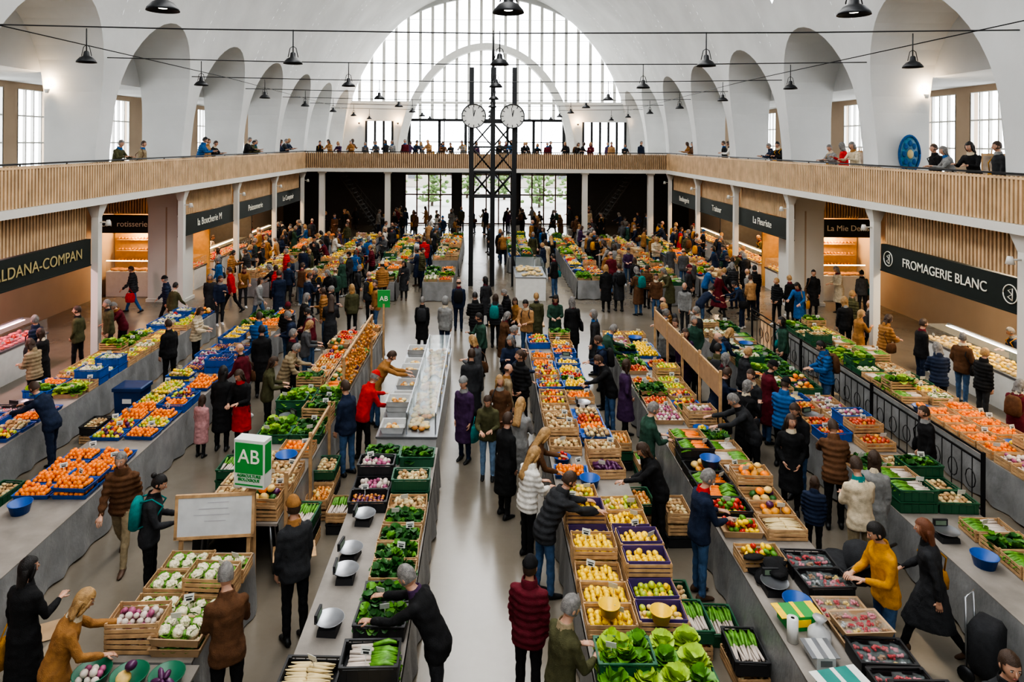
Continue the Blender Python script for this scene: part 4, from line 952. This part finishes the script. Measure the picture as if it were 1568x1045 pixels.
# signage
green=mat('sign_green',(.03,.28,.06),.5,var=.04); board=mat('whiteboard',(.55,.56,.56),.4,var=.1,scale=5)
g=MB(); g.box((0,0,1.82),(.46,.2,.66),1); g.box((0,0,.77),(.07,.07,1.5),2); g.box((.231,0,1.9),(.006,.16,.4),0); g.box((-.231,0,1.9),(.006,.16,.4),0)
o=g.obj('organic_produce_sign',[green,white,crwood],(-3.24,9.55,0),D2R(-12))
g=MB(); g.box((0,-.104,1.90),(.42,.008,.42),0); g.box((0,-.104,1.53),(.42,.008,.02),0); g.obj('green_panel',[green],parent=o)
text('AB',.27,(0,-.112,1.92),(pi/2,0,0),cremt,o); text('AGRICULTURE\nBIOLOGIQUE',.055,(0,-.108,1.63),(pi/2,0,0),green,o)
g=MB(); g.box((0,0,1.75),(.36,.04,.5),0); g.box((0,0,.8),(.05,.05,1.6),2); o=g.obj('organic_produce_sign',[green,white,crwood],(-2.95,19.8,0)); text('AB',.2,(0,-.025,1.75),(pi/2,0,0),cremt,o)
g=MB(); g.box((0,0,.3),(1.0,.03,.52),0); g.box((0,0,0.03),(1.06,.05,.04),1); g.box((0,0,.57),(1.06,.05,.04),1)
for s in(-1,1): g.box((s*.51,0,.3),(.04,.05,.56),1); g.box((s*.45,.05,-.4),(.05,.05,.86),1)
for q in range(4): g.box((R.uniform(-.1,.1),-.018,.48-.08*q),(R.uniform(.2,.5),.002,.008),2)
o=g.obj('whiteboard_sign',[board,crwood,mat('marker_ink',(.40,.39,.42),.6,var=0)],(-3.70,9.36,.84),D2R(6)); o.rotation_euler=(-.12,0,D2R(6))
def frame(x,y0,y1,h,panel=False):
    g=MB(); n=int((y1-y0)/1.6)+1
    for i in range(n+1):
        y=y0+(y1-y0)*i/n; g.box((0,y,h/2),(.05,.05,h),0)
    g.box((0,(y0+y1)/2,h-.1),(.04,y1-y0,.06),0)
    if panel: g.box((.0,(y0+y1)/2,h-.32),(.03,y1-y0,.45),1)
    g.obj('stall_wooden_frame',[crwood,mat('panel_wood',(.38,.24,.14),.7)],(x,0,0))
frame(4.62,13.4,18.6,1.85,panel=True); frame(-2.96,10.2,13,1.35)
g=MB()
for i in range(10):
    y=14.4+i*.33
    g.tube([(0,y,1.75),(0,y,1.2)],.01,0,4)
    for q in range(18): g.ell((R.uniform(-.08,.08),y+R.uniform(-.08,.08),1.1+q*.035),(.035,.035,.033),1+(q%3==0)*2,7,5)
g.box((0,16,1.78),(.05,3.6,.05),2)
for y in(14.25,17.7): g.box((0,y,.89),(.05,.05,1.78),2)
g.obj('hanging_onion_strings',[crwood,onion_m,crwood,squash_m],(-2.95,0,0))
for x,y,n in((-2.8,10.6,3),(-2.8,11.6,2),(-2.82,12.2,3),(2.62,11.5,2),(3.05,10.9,3),(3.05,12.9,2),(3.1,8.1,2),(3.05,8.8,1),(2.62,8.6,2),(2.62,9.3,1),(-9.0,10.1,3),(7.8,9.0,3),(7.8,9.9,3),(7.8,10.6,2),(7.8,14.2,3),(7.8,11.4,2),(7.8,8.2,3),(-8.2,11.6,2),(-8.2,14.4,2),(4.85,14.2,3),(-10.2,12,2),(-10.2,13,3),(-8.3,10.8,3),(-4.55,11.0,2),(-4.5,12.2,3),(-2.35,11.2,2),(2.65,13.4,3)):
    for k in range(n): inst('stacked_crate',crate(R.choice(['onions','potatoes','leeks']),R.choice(['wood','green','black','wood']),0),(x,y,.19*k),pi/2+R.uniform(-.05,.05))
g=MB(); g.loft([[(a*w,b_*w*.8,z) for a,b_ in((-1,-1),(1,-1),(1,1),(-1,1))] for z,w in((0,.27),(.7,.3),(.71,.33),(.78,.33),(.8,.3))],0,True,False); g.box((0,-.25,.5),(.2,.01,.1),1); g.obj('blue_cool_box',[mat('cool_box_blue',(.01,.035,.12),.5),white],(-7.95,15.4,0))
scale_(3.6,8.45); scale_(6.5,9.6)
def bowl(nm,x,y,z,r,h,m,kind=None): inst(nm,bowlmesh(nm,r,h,m,kind),(x,y,z))
bowl('bowl_of_turnips',-4.0,6.98,.75,.18,.12,gbowl,'turnips'); bowl('bowl_of_vegetables',-3.6,6.95,.75,.18,.12,gbowl,'mixed_squashes'); bowl('bowl_of_aubergines',-3.22,6.95,.75,.17,.12,gbowl,'aubergines')
table(-4.25,-3.0,6.7,7.22,'f')
bowl('yellow_bucket',1.42,7.72,.97,.12,.12,ybucket); bowl('yellow_bucket',1.98,7.62,.97,.12,.12,ybucket)
for x,y,z in((-6.9,10.15,.752),(3.7,11.2,1.0),(3.72,8.1,.752),(1.7,11.02,.752),(6.6,9.0,.752)): bowl('blue_plastic_basket',x,y,z,.16,.15,crblue)
bowl('wicker_basket',4.78,7.5,.0,.2,.3,basketm)
def cbox(nm,x,y,z,d,m,m2,rz=0):
    g=MB(); w,l,h=d; g.box((0,0,h/2),(w,l,h),0)
    for s in(-1,1): g.box((s*w*.62,0,h),(w*.26,l,.006),1)
    g.box((0,-l/2-.003,h*.55),(w*.6,.006,h*.5),1); g.box((0,0,h+.003),(.05,l,.004),1); g.obj(nm,[m,m2],(x,y,z),rz)
tealm=mat('teal_carton',(.02,.2,.17),.5)
cbox('cardboard_box',3.62,6.9,.752,(.35,.3,.14),tealm,white,.2); cbox('cardboard_box',3.62,7.9,.752,(.33,.26,.16),green,lemon_m,.1)
cbox('plastic_food_container',3.62,7.35,.752,(.2,.3,.12),wt,steel)
g=MB(); g.rev([(.02,0),(.06,0),(.06,.26),(.02,.26)],0,16); pr=g.mesh('paper_towel_roll',[white]); inst('paper_towel_roll',pr,(3.45,7.62,.752)) 
inst('plastic_bag',bagm,(3.6,6.5,.752),sc=1.4); inst('plastic_bag',bagm,(3.75,7.62,.752),sc=1.1)
cbox('cardboard_box',3.05,7.0,0,(.4,.5,.4),card,crwood,.2); cbox('cardboard_box',-2.75,9.9,0,(.4,.4,.35),card,crwood,.3)
g=MB()
for i in range(9):
    M=Matrix.Translation(V(R.uniform(-.15,.15),R.uniform(-.15,.15),.02+i*.02))@Matrix.Rotation(R.uniform(-.4,.4),4,'X')@Matrix.Rotation(R.uniform(0,3),4,'Z'); g.ell((0,0,0),(.18,.12,.03),0,10,5,M)
g.obj('folded_coat',[C['black']],(3.65,8.75,.77))
g=MB()
for x in(-.25,.25):
    for y in(-.3,.35): 
        M=Matrix.Translation(V(x,y,.14))@Matrix.Rotation(pi/2,4,'Y'); g.rev([(.11,-.02),(.14,-.02),(.14,.02),(.11,.02),(.11,-.02)],0,16,M=M); g.rev([(.001,0),(.11,0)],1,10,M=M)
    g.tube([(x,.35,.14),(x,-.1,.65),(x,-.45,1.05)],.015,1,6); g.tube([(x,-.3,.14),(x,.05,.6)],.015,1,6)
g.tube([(-.25,-.45,1.05),(.25,-.45,1.05)],.02,0,6)
g.loft([[(w*math.cos(2*pi*j/14),y+d*math.sin(2*pi*j/14),z) for j in range(14)] for z,y,w,d in((.38,.1,.16,.2),(.45,.08,.22,.32),(.62,.05,.23,.34),(.63,.05,.2,.3))],2)
g.loft([[(.24*math.cos(t),-.15+.02*k+(.3)*math.sin(a)*math.sin(t)*.9-.05,.65+.35*math.sin(t)*math.cos(a)) for t in[pi*j/10 for j in range(11)]] for k,a in enumerate((-.9,-.5,0,.4,.8))],2,False)
g.obj('stroller',[black,steel,C['charcoal']],(4.98,9.25,0),.5)
g=MB(); g.loft([[(a*w,b_*d,z) for a,b_ in((-1,-.8),(-.8,-1),(.8,-1),(1,-.8),(1,.8),(.8,1),(-.8,1),(-1,.8))] for z,w,d in((.12,.15,.11),(.2,.18,.14),(.65,.19,.15),(.72,.15,.12),(.74,.1,.08))],0)
g.tube([(-.12,.16,.1),(-.12,.18,.95),(.12,.18,.95),(.12,.16,.1)],.012,1,6)
for x in(-.19,.19): g.rev([(.001,-.015),(.09,-.015),(.09,.015),(.001,.015)],2,16,M=Matrix.Translation(V(x,.14,.09))@Matrix.Rotation(pi/2,4,'Y'))
g.obj('shopping_trolley_bag',[C['charcoal'],steel,black],(5.9,8.0,0),.6)
g=MB(); y0,y1=11.5,21.5
for z in(.15,1.1,.95): g.box((0,(y0+y1)/2,z),(.03,y1-y0,.028),0)
n=int((y1-y0)/.26)
for i in range(n): g.box((0,y0+.26*i,.55),(.012,.012,.8),0)
for i in range(7): g.box((0,y0+i*(y1-y0)/6,.55),(.05,.05,1.15),0)
for i in range(21):
    y=y0+.3+i*.45
    g.tube([(0,y+.12*math.cos(a),.55+.16*math.sin(a)) for a in[2*pi*j/10 for j in range(11)]],.010,0,4)
g.obj('metal_railing',[black],(8.4,0,0))
g=MB(); bl=mat('turquoise_ceramic',(.02,.13,.22),.3,var=.5,scale=9)
g.ell((0,0,0),(.27,.06,.5),0,24,12)
g.tube([(.28*math.cos(a)*1.02,-.02,.5*math.sin(a)*1.02) for a in[2*pi*j/28 for j in range(29)]],.035,1,6)
for i in range(8):
    a=2*pi*i/8; g.ell((.16*math.cos(a),-.05,.3*math.sin(a)),(.06,.03,.09),1,8,5)
g.ell((0,-.06,0),(.09,.04,.13),2,10,6)
g.obj('decorative_wall_medallion',[bl,C['blue'],gold],(11.75,18.98,6.05))
for i,y in enumerate((14.9,15.9,17.1,22.4,23.4,27.8,28.8)):
    g=MB(); g.box((0,0,.95),(.03,.7,.9),0); g.box((-.02,0,.95),(.02,.58,.78),1)
    for s in(-1,1): g.tube([(0,s*.3,0),(.02,s*.1,1.5)],.015,0,5)
    g.tube([(.35,0,0),(.02,0,1.5)],.015,0,5); g.obj('painting_on_easel',[crwood,mat('canvas_art',(.35,.28,.22),.7,var=.5,scale=4)],(12.75,y,4.7),.3)
g=MB(); g.box((0,0,.02),(.5,.35,.006),0,Matrix.Rotation(.05,4,'X')); g.box((.28,0,.03),(.12,.34,.006),0,Matrix.Rotation(-.2,4,'Y')); g.obj('flattened_cardboard',[card],(-5.6,8.7,0),.5)
for sgn in(-1,1):
    y=19.05
    g=MB(); g.rev([(.04,0),(.08,.12)],0,10,cap=True); g.ell((0,0,.12),(.06,.06,.02),1,8,4); g.obj('wall_uplight',[white,bulb],(sgn*12.2,y-.12,7.6))
    l=bpy.data.lights.new('sconce','POINT'); l.energy=40; l.color=(1,.72,.45); l.shadow_soft_size=.06; lo=bpy.data.objects.new('uplight_lamp',l); COL.objects.link(lo); lo.location=(sgn*12.2,y-.14,7.85)
for x in(-9.7,-6.75,6.95,10.9):
    l=bpy.data.lights.new('sconce','POINT'); l.energy=80; l.color=(1,.62,.32); l.shadow_soft_size=.1; lo=bpy.data.objects.new('uplight_lamp',l); COL.objects.link(lo); lo.location=(x,YE-.4,7.9)
    g=MB(); g.rev([(.05,0),(.1,.12)],0,10,cap=True); g.obj('wall_uplight',[black],(x,YE-.3,7.65))
# ---------------------------------------------------------------- light
w=bpy.data.worlds.new('overcast_sky'); scene.world=w; w.use_nodes=True; nt=w.node_tree; bg=nt.nodes['Background']
bg.inputs['Color'].default_value=(.94,.97,1,1); bg.inputs['Strength'].default_value=6.5
l=bpy.data.lights.new('top_fill','AREA'); l.shape='RECTANGLE'; l.size=4.4; l.size_y=44; l.energy=3000; l.color=(1,.945,.86)  # added area light above the invented ridge opening, soft top light for the hall
lo=bpy.data.objects.new('added_top_light',l); COL.objects.link(lo); lo.location=(0,22,18.3)
# camera
cam=bpy.data.cameras.new('cam'); cam.lens=24; cam.sensor_width=36; cam.shift_x=.0249; cam.shift_y=-.194; cam.clip_end=500; cam.clip_start=.05
co=bpy.data.objects.new('camera',cam); COL.objects.link(co); co.location=(0,0,6.3)
co.rotation_euler=(Matrix.Rotation(pi/2,4,'X')@Matrix.Rotation(D2R(.35),4,'Z')).to_euler()
scene.camera=co
try:
    scene.view_settings.view_transform='AgX'; scene.view_settings.look='AgX - High Contrast'; scene.view_settings.exposure=-.05
except Exception as e: print(e)
print('people',len(occ),'objects',len(bpy.data.objects))
